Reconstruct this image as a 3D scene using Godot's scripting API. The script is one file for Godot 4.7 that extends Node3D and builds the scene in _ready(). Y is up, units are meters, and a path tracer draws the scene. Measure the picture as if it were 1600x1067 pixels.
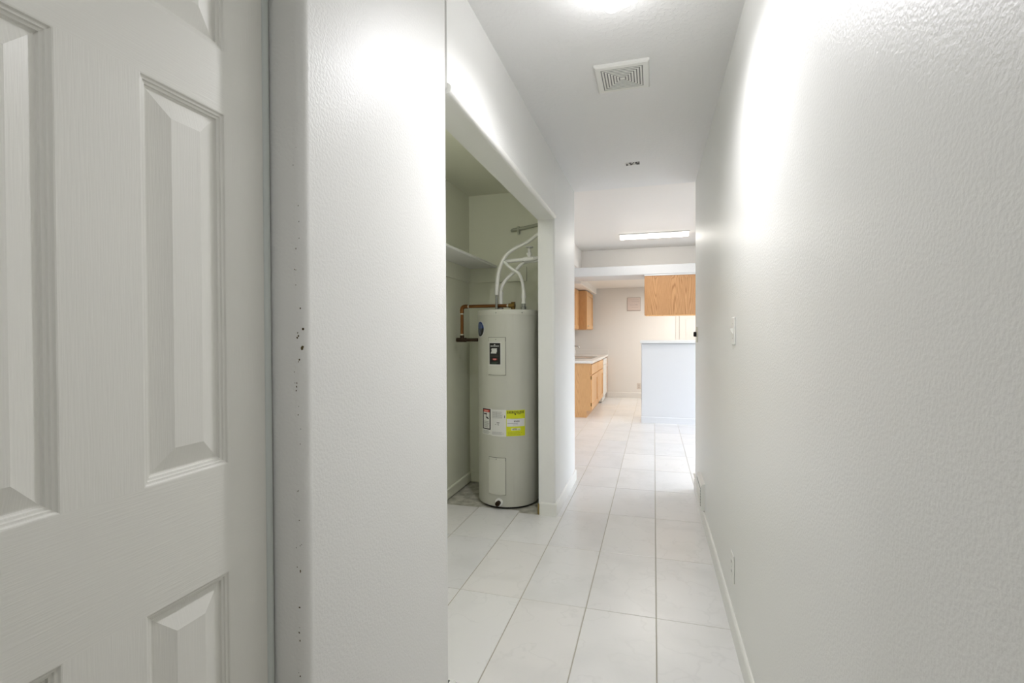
extends Node3D
# A narrow white hall: six panel closet door and open heater closet on the left, kitchen beyond.
# y up, metres; the floor is y = 0, the hall runs along -z.

# ------------------------------------------------------------------ mesh builder
class MB:
	var v := PackedVector3Array()
	var n := PackedVector3Array()
	var uv := PackedVector2Array()
	var c := PackedColorArray()
	var ix := PackedInt32Array()
	var col := Color.WHITE
	var t := Transform3D()

	func vert(p: Vector3, nn: Vector3, u := Vector2.ZERO) -> int:
		v.append(t * p)
		n.append((t.basis * nn).normalized())
		uv.append(u)
		c.append(col)
		return v.size() - 1

	func tri(a: int, b: int, d: int) -> void:
		var g := (v[b] - v[a]).cross(v[d] - v[a])
		if g.length_squared() < 1e-18:
			return
		if g.dot(n[a] + n[b] + n[d]) > 0.0:
			ix.append_array([a, d, b])
		else:
			ix.append_array([a, b, d])

	func quad(a: Vector3, b: Vector3, d: Vector3, e: Vector3, nn: Vector3, uvs: Array = []) -> void:
		var k := []
		var ps := [a, b, d, e]
		for i in 4:
			k.append(vert(ps[i], nn, uvs[i] if uvs.size() == 4 else Vector2.ZERO))
		tri(k[0], k[1], k[2])
		tri(k[0], k[2], k[3])

	func face(pts: Array, nn: Vector3) -> void:
		var k := []
		for p in pts:
			k.append(vert(p, nn))
		for i in range(1, pts.size() - 1):
			tri(k[0], k[i], k[i + 1])

	# a box with chamfered edges
	func box(lo: Vector3, hi: Vector3, ch := 0.0) -> void:
		var m := (lo + hi) / 2.0
		var h := (hi - lo) / 2.0
		ch = minf(ch, minf(h.x, minf(h.y, h.z)) * 0.95)
		for ax in 3:
			var b := (ax + 1) % 3
			var e := (ax + 2) % 3
			for s in [-1.0, 1.0]:
				var nn := Vector3.ZERO
				nn[ax] = s
				var pts := []
				for q in [[-1, -1], [1, -1], [1, 1], [-1, 1]]:
					var p := m
					p[ax] += s * h[ax]
					p[b] += q[0] * (h[b] - ch)
					p[e] += q[1] * (h[e] - ch)
					pts.append(p)
				quad(pts[0], pts[1], pts[2], pts[3], nn)
		if ch <= 0.0:
			return
		for ax in 3:
			var b := (ax + 1) % 3
			var e := (ax + 2) % 3
			for s in [-1.0, 1.0]:
				for r in [-1.0, 1.0]:
					var nn := Vector3.ZERO
					nn[b] = s
					nn[e] = r
					var pts := []
					for q in [[-1, 0], [1, 0], [1, 1], [-1, 1]]:
						var p := m
						p[ax] += q[0] * (h[ax] - ch)
						p[b] += s * (h[b] - (ch if q[1] == 1 else 0.0))
						p[e] += r * (h[e] - (0.0 if q[1] == 1 else ch))
						pts.append(p)
					quad(pts[0], pts[1], pts[2], pts[3], nn.normalized())
		for sx in [-1.0, 1.0]:
			for sy in [-1.0, 1.0]:
				for sz in [-1.0, 1.0]:
					var s := Vector3(sx, sy, sz)
					var pts := []
					for ax in 3:
						var p := m + s * (h - Vector3(ch, ch, ch))
						p[ax] += s[ax] * ch
						pts.append(p)
					face(pts, s.normalized())

	# polygon (p, q) pushed along an axis: axis 1 takes (x, z), axis 0 takes (z, y), axis 2 takes (x, y)
	func prism(poly: PackedVector2Array, axis: int, lo: float, hi: float, smooth_deg := 40.0, caps := true) -> void:
		var area := 0.0
		var m := poly.size()
		for i in m:
			area += poly[i].cross(poly[(i + 1) % m])
		var sg := 1.0 if area > 0.0 else -1.0
		var en := []
		for i in m:
			var d := poly[(i + 1) % m] - poly[i]
			en.append(Vector2(d.y, -d.x).normalized() * sg)
		for i in m:
			var j := (i + 1) % m
			var n0: Vector2 = en[i]
			var n1: Vector2 = en[i]
			var pv: Vector2 = en[(i + m - 1) % m]
			var nx: Vector2 = en[j]
			if absf(pv.angle_to(en[i])) < deg_to_rad(smooth_deg):
				n0 = (pv + en[i]).normalized()
			if absf(nx.angle_to(en[i])) < deg_to_rad(smooth_deg):
				n1 = (nx + en[i]).normalized()
			var k := [vert(at3(poly[i], axis, lo), at3(n0, axis, 0)), vert(at3(poly[j], axis, lo), at3(n1, axis, 0)), vert(at3(poly[j], axis, hi), at3(n1, axis, 0)), vert(at3(poly[i], axis, hi), at3(n0, axis, 0))]
			tri(k[0], k[1], k[2])
			tri(k[0], k[2], k[3])
		if not caps:
			return
		var tr := Geometry2D.triangulate_polygon(poly)
		for s in 2:
			var nn := at3(Vector2.ZERO, axis, -1.0 if s == 0 else 1.0)
			var base := v.size()
			for p in poly:
				vert(at3(p, axis, lo if s == 0 else hi), nn)
			for i in range(0, tr.size(), 3):
				tri(base + tr[i], base + tr[i + 1], base + tr[i + 2])

	static func at3(p: Vector2, axis: int, w: float) -> Vector3:
		if axis == 1:
			return Vector3(p.x, w, p.y)
		if axis == 0:
			return Vector3(w, p.y, p.x)
		return Vector3(p.x, p.y, w)

	# profile of (radius, height) turned about y
	func lathe(prof: Array, seg := 24, smooth_deg := 35.0) -> void:
		var m := prof.size()
		var en := []
		for i in m - 1:
			var d: Vector2 = prof[i + 1] - prof[i]
			en.append(Vector2(d.y, -d.x).normalized())
		for i in m - 1:
			var n0: Vector2 = en[i]
			var n1: Vector2 = en[i]
			if i > 0 and absf(en[i - 1].angle_to(en[i])) < deg_to_rad(smooth_deg):
				n0 = (en[i - 1] + en[i]).normalized()
			if i < m - 2 and absf(en[i + 1].angle_to(en[i])) < deg_to_rad(smooth_deg):
				n1 = (en[i + 1] + en[i]).normalized()
			var base := v.size()
			for s in seg + 1:
				var a := TAU * s / seg
				vert(Vector3(cos(a) * prof[i].x, prof[i].y, sin(a) * prof[i].x), Vector3(cos(a) * n0.x, n0.y, sin(a) * n0.x))
				vert(Vector3(cos(a) * prof[i + 1].x, prof[i + 1].y, sin(a) * prof[i + 1].x), Vector3(cos(a) * n1.x, n1.y, sin(a) * n1.x))
			for s in seg:
				var b := base + s * 2
				tri(b, b + 1, b + 3)
				tri(b, b + 3, b + 2)

	# a round bar along a path; radii may vary
	func tube(path: Array, rad: Array, seg := 12, caps := true) -> void:
		var m := path.size()
		var up := Vector3.UP
		var prev := Vector3.ZERO
		var side := Vector3.ZERO
		var rings := []
		for i in m:
			var d: Vector3 = (path[mini(i + 1, m - 1)] - path[maxi(i - 1, 0)]).normalized()
			if i == 0:
				if absf(d.dot(up)) > 0.9:
					up = Vector3.RIGHT
				side = d.cross(up).normalized()
			else:
				side = (side - d * side.dot(d)).normalized()
			var e := side.cross(d).normalized()
			var r: float = rad[mini(i, rad.size() - 1)]
			var ring := []
			for s in seg:
				var a := TAU * s / seg
				var nn := side * cos(a) + e * sin(a)
				ring.append(vert(path[i] + nn * r, nn))
			rings.append(ring)
			prev = d
		for i in m - 1:
			for s in seg:
				var s2 := (s + 1) % seg
				tri(rings[i][s], rings[i + 1][s], rings[i + 1][s2])
				tri(rings[i][s], rings[i + 1][s2], rings[i][s2])
		if caps:
			for k in [0, m - 1]:
				var d: Vector3 = (path[1] - path[0]).normalized() * -1.0 if k == 0 else (path[m - 1] - path[m - 2]).normalized()
				var base := v.size()
				for s in seg:
					vert(t.affine_inverse() * v[rings[k][s]], d)
				for s in range(1, seg - 1):
					tri(base, base + s, base + s + 1)

	func mesh(org := Vector3.ZERO) -> ArrayMesh:
		var a := []
		a.resize(Mesh.ARRAY_MAX)
		var vv := PackedVector3Array()
		vv.resize(v.size())
		for i in v.size():
			vv[i] = v[i] - org
		a[Mesh.ARRAY_VERTEX] = vv
		a[Mesh.ARRAY_NORMAL] = n
		a[Mesh.ARRAY_TEX_UV] = uv
		a[Mesh.ARRAY_COLOR] = c
		a[Mesh.ARRAY_INDEX] = ix
		var m := ArrayMesh.new()
		m.add_surface_from_arrays(Mesh.PRIMITIVE_TRIANGLES, a)
		return m


var M := {}
# strength of each light; rear, kitchen, dining and closet lamps are added, unseen
const E_HALL := 0.055
const E_REAR := 0.01
const E_HALLDOWN := 1.06
const E_REARDOWN := 0.31
const E_TUBE := 0.6
const E_KITCHEN := 3.1
const E_DINING := 1.0
const E_CLOSET := 0.16
const E_SKY := 2.9

var taken := {}
var org := Vector3.ZERO

# ------------------------------------------------------------------ naming helpers
func numbered(called: String) -> String:
	if not taken.has(called):
		taken[called] = 0
		return called
	taken[called] += 1
	return "%s_%03d" % [called, taken[called]]


func thing(called: String, label: String, category: String, base: Vector3, group := "") -> Node3D:
	var o := Node3D.new()
	o.name = numbered(called)
	add_child(o)
	o.position = base
	org = base
	o.set_meta("label", label)
	o.set_meta("category", category)
	if group:
		o.set_meta("group", group)
	return o


func part(called: String, mb: MB, mat: Material, parent: Node3D, label := "") -> MeshInstance3D:
	var o := MeshInstance3D.new()
	o.name = called
	o.mesh = mb.mesh(org)
	o.material_override = mat
	parent.add_child(o, true)
	if label:
		o.set_meta("label", label)
	return o


func structure(called: String, mb: MB, mat: Material, label := "", category := "") -> MeshInstance3D:
	org = Vector3.ZERO
	var o := part(called, mb, mat, self, label)
	o.set_meta("kind", "structure")
	if category:
		o.set_meta("category", category)
	return o


func bx(lo: Vector3, hi: Vector3, ch := 0.0) -> MB:
	var m := MB.new()
	m.box(lo, hi, ch)
	return m


func mat(col: Color, rough := 0.5, metal := 0.0) -> StandardMaterial3D:
	var m := StandardMaterial3D.new()
	m.albedo_color = col
	m.roughness = rough
	m.metallic = metal
	return m


func c8(r: float, g: float, b: float) -> Color:
	return Color(r / 255.0, g / 255.0, b / 255.0)


func arc(cx: float, cy: float, r: float, a0: float, a1: float, steps := 6) -> PackedVector2Array:
	var p := PackedVector2Array()
	for i in steps + 1:
		var a := deg_to_rad(lerpf(a0, a1, float(i) / steps))
		p.append(Vector2(cx + r * cos(a), cy + r * sin(a)))
	return p


# ------------------------------------------------------------------ textures
func noise(freq: float, oct := 3, seed_ := 1, kind := FastNoiseLite.TYPE_SIMPLEX_SMOOTH) -> FastNoiseLite:
	var f := FastNoiseLite.new()
	f.noise_type = kind
	f.frequency = freq
	f.fractal_octaves = oct
	f.seed = seed_
	return f


func normals_from(im: Image, strength: float) -> ImageTexture:
	im.convert(Image.FORMAT_RGBA8)
	im.bump_map_to_normal_map(strength)
	return ImageTexture.create_from_image(im)


func wall_paint(col: Color, rough: float, tex: ImageTexture, scale: float, strength: float) -> StandardMaterial3D:
	var m := mat(col, rough)
	m.uv1_triplanar = true
	m.uv1_world_triplanar = true
	m.uv1_scale = Vector3(scale, scale, scale)
	m.normal_enabled = true
	m.normal_texture = tex
	m.normal_scale = strength
	return m


func textured(im: Image, rough: float, scale: float, offset := Vector3.ZERO) -> StandardMaterial3D:
	var m := mat(Color.WHITE, rough)
	m.albedo_texture = ImageTexture.create_from_image(im)
	m.uv1_triplanar = true
	m.uv1_world_triplanar = true
	m.uv1_scale = Vector3(scale, scale, scale)
	m.uv1_offset = offset
	return m


func oak_image(light: Color, dark: Color, seed_: int, figure := 0.36) -> Image:
	# three boards side by side: arched heartwood grain between straighter edges, with fine pores
	var s := 512
	var a := noise(0.012, 2, seed_).get_seamless_image(s, 64)
	a.resize(s, s, Image.INTERPOLATE_CUBIC)
	var b := noise(0.25, 2, seed_ + 5).get_seamless_image(s, 16)
	b.resize(s, s, Image.INTERPOLATE_CUBIC)
	var im := Image.create(s, s, false, Image.FORMAT_RGB8)
	for y in s:
		for x in s:
			var w := fposmod(float(x) / s * 3.0, 1.0)
			var bd := int(float(x) / s * 3.0)
			var u: float = (w - [0.45, 0.62, 0.3][bd]) * 2.0
			var run: float = [4.0, -3.0, 2.0][bd]
			var ph := u * u * 7.0 + float(y) / s * run + (a.get_pixel(x, y).r - 0.5) * 1.6 + bd * 0.4
			var ring := pow(0.5 + 0.5 * sin(ph * TAU), 3.0)
			var pore := b.get_pixel(x, y).r
			im.set_pixel(x, y, light.lerp(dark, clampf(ring * figure + (pore - 0.5) * 0.7 + 0.03 * bd, 0.0, 1.0)))
	return im


func marble_image(seed_: int) -> Image:
	var s := 512
	var a := noise(0.006, 4, seed_).get_seamless_image(s, s)
	var b := noise(0.004, 3, seed_ + 9).get_seamless_image(s, s)
	var im := Image.create(s, s, false, Image.FORMAT_RGB8)
	for y in s:
		for x in s:
			var d := absf(a.get_pixel(x, y).r - 0.5)
			var vein := pow(clampf(1.0 - d * 14.0, 0.0, 1.0), 2.0)
			var cloud := b.get_pixel(x, y).r
			var k := clampf(vein * 0.45 * cloud + (0.5 - cloud) * 0.5, 0.0, 1.0)
			im.set_pixel(x, y, c8(238, 237, 235).lerp(c8(212, 212, 209), k))
	return im


func make_materials() -> void:
	var peel := noise(0.055, 3, 3).get_seamless_image(1024, 1024)
	var peel_tex := normals_from(peel, 9.0)
	var knock := noise(0.02, 3, 8).get_seamless_image(1024, 1024)
	for y in 1024:
		for x in 1024:
			var k := smoothstep(0.5, 0.62, knock.get_pixel(x, y).r)
			knock.set_pixel(x, y, Color(k, k, k))
	var knock_tex := normals_from(knock, 2.5)
	M.wall = wall_paint(c8(240, 240, 236), 0.46, peel_tex, 1.9, 0.1)
	M.ceiling = wall_paint(c8(239, 239, 237), 0.55, knock_tex, 1.4, 0.25)
	M.trim = mat(c8(238, 238, 232), 0.35)
	M.closet = wall_paint(c8(236, 237, 216), 0.4, peel_tex, 1.9, 0.1)
	M.beige = wall_paint(c8(243, 240, 235), 0.5, knock_tex, 1.4, 0.1)
	M.kitchen_wall = wall_paint(c8(232, 229, 224), 0.45, peel_tex, 1.9, 0.1)
	M.pony = wall_paint(c8(221, 223, 225), 0.45, peel_tex, 1.9, 0.1)
	var grain := noise(0.2, 2, 4).get_seamless_image(512, 24)
	grain.resize(512, 512, Image.INTERPOLATE_CUBIC)
	M.door = mat(c8(236, 235, 227), 0.4)
	M.door.normal_enabled = true
	M.door.normal_texture = normals_from(grain, 3.0)
	M.door.normal_scale = 0.07
	M.door_edge = mat(c8(212, 218, 213), 0.35)
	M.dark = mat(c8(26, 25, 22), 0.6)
	M.grout = mat(c8(180, 175, 162), 0.9)
	var con := noise(0.02, 4, 21).get_seamless_image(256, 256)
	con.convert(Image.FORMAT_RGB8)
	for y in 256:
		for x in 256:
			var k := con.get_pixel(x, y).r
			con.set_pixel(x, y, c8(150, 147, 134).lerp(c8(206, 204, 192), k))
	M.concrete = textured(con, 0.9, 2.2)
	M.tiles = []
	for i in 4:
		var im := marble_image(30 + i * 17)
		var m := textured(im, 0.24, 1.1, Vector3(0.13 * i, 0.31 * i, 0.57 * i))
		m.albedo_color = [Color(1, 1, 1), Color(0.985, 0.985, 0.985), Color(0.995, 0.99, 0.985), Color(0.975, 0.975, 0.98)][i]
		M.tiles.append(m)
	M.oak = textured(oak_image(c8(218, 172, 120), c8(178, 126, 76), 11), 0.38, 1.7)
	M.oak_back = textured(oak_image(c8(200, 155, 110), c8(150, 104, 64), 23, 0.62), 0.38, 1.5, Vector3(0.12, 0.4, 0.0))
	M.oak_door = textured(oak_image(c8(228, 182, 128), c8(196, 144, 90), 41), 0.38, 1.7, Vector3(0.3, 0.2, 0.6))
	M.heater = mat(c8(200, 200, 188), 0.42)
	M.heater_cap = mat(c8(206, 206, 194), 0.4)
	M.plastic = mat(c8(236, 236, 230), 0.35)
	M.pvc = mat(c8(240, 240, 233), 0.35)
	M.grey_pipe = mat(c8(190, 192, 172), 0.5)
	M.copper = mat(c8(132, 90, 54), 0.34, 1.0)
	M.copper_old = mat(c8(62, 48, 34), 0.55, 0.6)
	M.solder = mat(c8(205, 200, 185), 0.35, 0.8)
	M.brass = mat(c8(128, 104, 56), 0.45, 0.9)
	M.steel = mat(c8(190, 192, 192), 0.3, 1.0)
	M.knob = mat(c8(205, 204, 198), 0.3, 1.0)
	M.galv = mat(c8(150, 152, 146), 0.5, 0.8)
	M.print = mat(Color.WHITE, 0.45)
	M.print.vertex_color_use_as_albedo = true
	M.ink = mat(c8(18, 18, 16), 0.5)
	M.white_ink = mat(c8(225, 225, 220), 0.5)
	M.laminate = mat(c8(234, 231, 226), 0.3)
	M.bar_top = mat(c8(231, 233, 233), 0.3)
	M.appliance = mat(c8(240, 240, 237), 0.25)
	M.back_door = mat(c8(222, 217, 212), 0.45)
	M.frame_white = mat(c8(235, 235, 232), 0.4)
	M.sign = mat(c8(219, 205, 197), 0.7)
	M.sign_edge = mat(c8(190, 178, 172), 0.7)
	M.sign_ink = mat(c8(186, 172, 166), 0.7)
	M.bulb = mat(c8(255, 252, 246), 0.3)
	M.bulb.emission_enabled = true
	M.bulb.emission = Color(1.0, 0.985, 0.96)
	M.bulb.emission_energy_multiplier = 1.6
	M.lens = mat(c8(250, 248, 240), 0.4)
	M.lens.emission_enabled = true
	M.lens.emission = Color(1.0, 0.965, 0.91)
	M.lens.emission_energy_multiplier = 2.6
	M.glass = StandardMaterial3D.new()
	M.glass.transparency = BaseMaterial3D.TRANSPARENCY_ALPHA
	M.glass.albedo_color = Color(0.9, 0.97, 0.95, 0.06)
	M.glass.roughness = 0.02


# ------------------------------------------------------------------ scene
func _ready() -> void:
	camera_and_light()
	make_materials()
	shell()
	floor_tiles()
	trims()
	closet_door()
	hall_fittings()
	water_heater()
	closet_fittings()
	kitchen()


func camera_and_light() -> void:
	var cam := Camera3D.new()
	cam.name = "camera"
	add_child(cam)
	cam.position = Vector3(0, 1.231, 0)
	cam.rotation = Vector3(deg_to_rad(-0.687), deg_to_rad(16.079), deg_to_rad(-0.22))
	cam.fov = 69.54
	cam.near = 0.02
	cam.current = true
	var we := WorldEnvironment.new()
	we.name = "environment"
	var e := Environment.new()
	e.background_mode = Environment.BG_SKY
	var sky := Sky.new()
	var sm := ProceduralSkyMaterial.new()
	sm.sky_top_color = c8(208, 218, 236)
	sm.sky_horizon_color = c8(232, 236, 243)
	sm.ground_bottom_color = c8(120, 122, 118)
	sm.ground_horizon_color = c8(190, 196, 200)
	sm.sky_energy_multiplier = E_SKY
	sm.ground_energy_multiplier = E_SKY * 0.5
	sm.sun_angle_max = 0.0
	sky.sky_material = sm
	e.sky = sky
	e.tonemap_mode = Environment.TONE_MAPPER_LINEAR
	e.tonemap_exposure = 1.14
	e.sdfgi_enabled = true
	e.ssao_enabled = true
	e.ssil_enabled = true
	we.environment = e
	add_child(we)


func area_light(called: String, at: Vector3, rot: Vector3, size: Vector2, energy: float, col: Color, parent: Node3D) -> void:
	var l := AreaLight3D.new()
	l.name = called
	l.area_size = size
	l.light_energy = energy
	l.light_color = col
	l.area_range = 14.0
	l.shadow_enabled = true
	parent.add_child(l)
	l.position = at
	l.rotation_degrees = rot


# ------------------------------------------------------------------ room shell
const XL := -0.645   # hall face of the left wall
const XR := 0.318    # hall face of the right wall
const TH := 0.115
const HC := 2.44
const ZEND := -4.17
const ZJ := -0.797   # near end of the pier between the two closets
const ZP := -1.487   # far end of that pier
const ZF := -3.285   # far jamb of the heater closet
const XB := -1.49    # back of the heater closet
const ZB := -9.9     # back wall of the kitchen


func bull_plan(x0: float, x1: float, z0: float, z1: float, r: float, corners: String) -> PackedVector2Array:
	# plan rectangle (x, z) with the named corners rounded: a = (x0,z0) b = (x1,z0) c = (x1,z1) d = (x0,z1); z1 > z0
	var p := PackedVector2Array()
	for k in [["a", x0, z0, 180.0], ["b", x1, z0, 270.0], ["c", x1, z1, 0.0], ["d", x0, z1, 90.0]]:
		if corners.contains(k[0]):
			var cx: float = k[1] + (r if k[1] == x0 else -r)
			var cy: float = k[2] + (r if k[2] == z0 else -r)
			p.append_array(arc(cx, cy, r, k[3], k[3] + 90.0))
		else:
			p.append(Vector2(k[1], k[2]))
	return p


func shell() -> void:
	# left wall of the hall: pier, header over the heater closet, far piece, and the piece beyond the near closet
	var w := MB.new()
	w.prism(bull_plan(XL - TH, XL, ZP, ZJ, 0.02, "bc"), 1, 0.0, HC)
	w.prism(bull_plan(XL - TH, XL, ZEND, ZF, 0.018, "bc"), 1, 0.0, HC)
	w.box(Vector3(XL - TH, 2.035, ZF), Vector3(XL, HC, ZP))
	w.box(Vector3(XL - TH, 2.06, ZJ), Vector3(XL, HC, 0.45))
	w.box(Vector3(XL - TH, 0, 0.45), Vector3(XL, HC, 1.7))
	var left := structure("wall_left", w, M.wall)
	# paint knocked off the edge of the pier
	var chips := MB.new()
	var rng := RandomNumberGenerator.new()
	rng.seed = 77
	var spots := [[-0.660, 1.230, 4.2], [-0.6535, 1.209, 6.0], [-0.657, 1.186, 2.6], [-0.663, 1.134, 2.0], [-0.664, 1.126, 1.8], [-0.6625, 1.141, 1.8], [-0.659, 0.776, 3.2], [-0.661, 0.705, 2.6], [-0.662, 0.655, 2.6], [-0.661, 0.640, 2.0], [-0.660, 1.238, 1.6], [-0.6515, 1.245, 2.2], [-0.665, 1.36, 1.4], [-0.662, 1.40, 1.4], [-0.663, 1.33, 1.2], [-0.655, 1.285, 1.4], [-0.661, 0.57, 2.0]]
	for i in 26:
		spots.append([-0.662 + rng.randf_range(-0.006, 0.006), rng.randf_range(0.45, 1.75), rng.randf_range(0.7, 1.3)])
	var small := []
	for s in spots:
		if s[2] < 2.4:
			small.append(s)
			continue
		for k in 4:
			small.append([s[0] + rng.randf_range(-0.35, 0.35) * s[2] * 0.001, s[1] + rng.randf_range(-0.45, 0.45) * s[2] * 0.001, s[2] * 0.45])
	for s in small:
		var pts := []
		for k in 7:
			var a := TAU * k / 7.0
			var r: float = s[2] * 0.001 * rng.randf_range(0.55, 1.15)
			var px: float = s[0] + cos(a) * r * 0.8
			var off := 0.0
			if px > XL - 0.02:
				var q := px - (XL - 0.02)
				off = 0.02 - sqrt(maxf(0.0004 - q * q, 0.0))
			pts.append(Vector3(px, s[1] + sin(a) * r * 1.2, ZJ - off + 0.0005))
		chips.face(pts, Vector3(0, 0, 1))
	var ch := part("paint_chips", chips, mat(c8(88, 74, 40), 0.8), left)
	ch.set_meta("kind", "stuff")

	w = MB.new()
	w.prism(bull_plan(XR, XR + TH, ZEND, 1.7, 0.02, "ab"), 1, 0.0, HC)
	structure("wall_right", w, M.wall)
	structure("wall_back", bx(Vector3(-1.7, 0, 1.7), Vector3(0.6, 2.6, 1.82)), M.wall)

	# ceiling of the hall, its far edge rounded
	w = MB.new()
	var p := PackedVector2Array([Vector2(1.7, HC), Vector2(1.7, 2.56), Vector2(ZEND, 2.56)])
	p.append_array(arc(ZEND + 0.02, HC + 0.02, 0.02, 180, 270))
	w.prism(p, 0, -1.62, XR + TH)
	structure("ceiling", w, M.ceiling)

	# heater closet
	w = MB.new()
	w.box(Vector3(XB - 0.11, 0, -3.99), Vector3(XB, HC, -0.9))
	structure("wall_closet_back", w, M.closet)
	structure("wall_closet_end", bx(Vector3(XB, 0, -3.99), Vector3(XL - TH, HC, -3.88)), M.closet)
	structure("wall_closet_near", bx(Vector3(XB, 0, -1.1), Vector3(XL - TH, HC, -0.98)), M.closet)
	structure("ceiling_closet", bx(Vector3(XB, 2.40, -3.88), Vector3(XL - TH, HC, -1.1)), M.closet)
	# closet behind the panel door
	structure("wall_near_closet", bx(Vector3(-1.5, 0, 0.45), Vector3(XL - TH, HC, 0.55)), M.closet)
	structure("wall_near_closet_back", bx(Vector3(-1.6, 0, -0.9), Vector3(-1.5, HC, 0.55)), M.closet)

	# dining space and kitchen
	w = MB.new()
	w.box(Vector3(-1.64, 0, -4.17), Vector3(XL - TH, 2.6, -4.0))
	w.box(Vector3(XR + TH, 0, -4.17), Vector3(2.7, 2.6, -4.05))
	structure("wall_dining_near", w, M.kitchen_wall)
	structure("wall_kitchen_left", bx(Vector3(-1.64, 0, ZB), Vector3(-1.52, 2.6, -4.17)), M.kitchen_wall)
	structure("wall_kitchen_back", bx(Vector3(-1.64, 0, ZB - 0.12), Vector3(2.72, 2.6, ZB)), M.kitchen_wall)
	w = MB.new()
	w.box(Vector3(2.6, 0, -4.7), Vector3(2.72, 2.6, -4.05))
	w.box(Vector3(2.6, 2.1, -6.7), Vector3(2.72, 2.6, -4.7))
	w.box(Vector3(2.6, 0, ZB), Vector3(2.72, 2.6, -6.7))
	structure("wall_kitchen_right", w, M.kitchen_wall)
	structure("ceiling_dining", bx(Vector3(-1.64, 2.51, -7.6), Vector3(2.72, 2.62, -4.16)), M.beige)
	structure("ceiling_kitchen", bx(Vector3(-1.52, 2.16, ZB), Vector3(2.6, 2.28, -7.6)), M.beige)
	structure("wall_above_soffit", bx(Vector3(-1.52, 2.16, -7.6), Vector3(2.6, 2.51, -7.5)), M.beige)
	w = MB.new()
	w.prism(bull_plan(-1.52, -1.055, -7.5, -4.17, 0.03, ""), 1, 2.212, 2.51)
	structure("trim_duct_chase", w, M.beige)
	structure("trim_bridge_soffit", bx(Vector3(-1.52, 2.08, -7.76), Vector3(2.6, 2.212, -7.15), 0.006), M.pony)
	w = MB.new()
	var q := PackedVector2Array([Vector2(-1.52, 2.16), Vector2(-1.52, 2.045)])
	q.append_array(arc(-1.11, 2.06, 0.015, 270, 360))
	q.append(Vector2(-1.095, 2.16))
	w.prism(q, 2, ZB, -7.76)
	structure("trim_cabinet_soffit", w, M.beige)
	# half height wall of the peninsula
	structure("wall_peninsula", bx(Vector3(-0.169, 0, -7.27), Vector3(2.6, 1.116, -7.15), 0.008), M.pony)

	# unseen sliding glass door, added to let daylight into the dining space
	var g := Node3D.new()
	g.name = "added_window_1"
	g.set_meta("kind", "structure")
	add_child(g)
	org = Vector3.ZERO
	w = MB.new()
	w.box(Vector3(2.62, 0, -4.76), Vector3(2.7, 2.1, -4.7))
	w.box(Vector3(2.62, 0, -6.7), Vector3(2.7, 2.1, -6.64))
	w.box(Vector3(2.62, 2.04, -6.64), Vector3(2.7, 2.1, -4.76))
	w.box(Vector3(2.62, 0, -6.64), Vector3(2.7, 0.05, -4.76))
	w.box(Vector3(2.63, 0.05, -5.74), Vector3(2.69, 2.04, -5.66))
	part("window_frame", w, M.frame_white, g)
	part("pane", bx(Vector3(2.655, 0.05, -5.66), Vector3(2.661, 2.04, -4.76)), M.glass, g)
	part("pane", bx(Vector3(2.655, 0.05, -6.64), Vector3(2.661, 2.04, -5.74)), M.glass, g)


func floor_tiles() -> void:
	var w := MB.new()
	w.box(Vector3(-1.7, -0.16, ZB - 0.12), Vector3(2.75, -0.0014, 1.82))
	var fl := structure("floor", w, M.grout)
	part("bare_slab", bx(Vector3(XB, -0.01, -3.88), Vector3(XL - TH, -0.0008, -3.2)), M.concrete, fl)
	var rng := RandomNumberGenerator.new()
	rng.seed = 5
	var g := 0.0022
	var pw := 0.305
	var pl := 0.6051
	var shared := {}
	for j in range(-2, 14):
		for i in range(-6, 9):
			var z1 := -2.2121 - j * pl
			var z0 := z1 - pl
			var x0 := 0.01 + (i - 1) * pw
			var x1 := x0 + pw
			var lx0 := XB
			var lx1 := XR + 0.02
			if z1 < -4.3:
				lx0 = -1.0 if z1 < -7.2 else -1.52
				lx1 = 2.6 if z1 > -7.2 else 1.4
			var a := maxf(x0, lx0)
			var b := minf(x1, lx1)
			var cz0 := maxf(z0, ZB)
			if j == 1 and x0 < -0.75:
				cz0 = [-3.315, -3.325, -3.281, -3.285][clampi(int((x0 + 1.52) / pw), 0, 3)]
				if b > XL:
					cz0 = ZF
			elif j == 2 and a < XL - 0.06:
				if b < XL:
					continue
				a = XL - 0.06
				z1 = ZF + g * 0.6
			if b - a < 0.012 or z1 - cz0 < 0.03:
				continue
			var size := Vector3(b - a - g * 2.0, 0.009, z1 - cz0 - g * 1.6)
			var key := "%.3f %.3f" % [size.x, size.z]
			if not shared.has(key):
				var m := MB.new()
				m.box(Vector3(-size.x / 2, -0.009, -size.z / 2), Vector3(size.x / 2, 0, size.z / 2), 0.0012)
				shared[key] = m.mesh()
			var o := MeshInstance3D.new()
			o.name = "tile"
			o.mesh = shared[key]
			o.material_override = M.tiles[rng.randi() % 4]
			o.position = Vector3((a + b) / 2, rng.randf_range(-0.0004, 0.0004), (z1 + cz0) / 2)
			fl.add_child(o, true)


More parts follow.
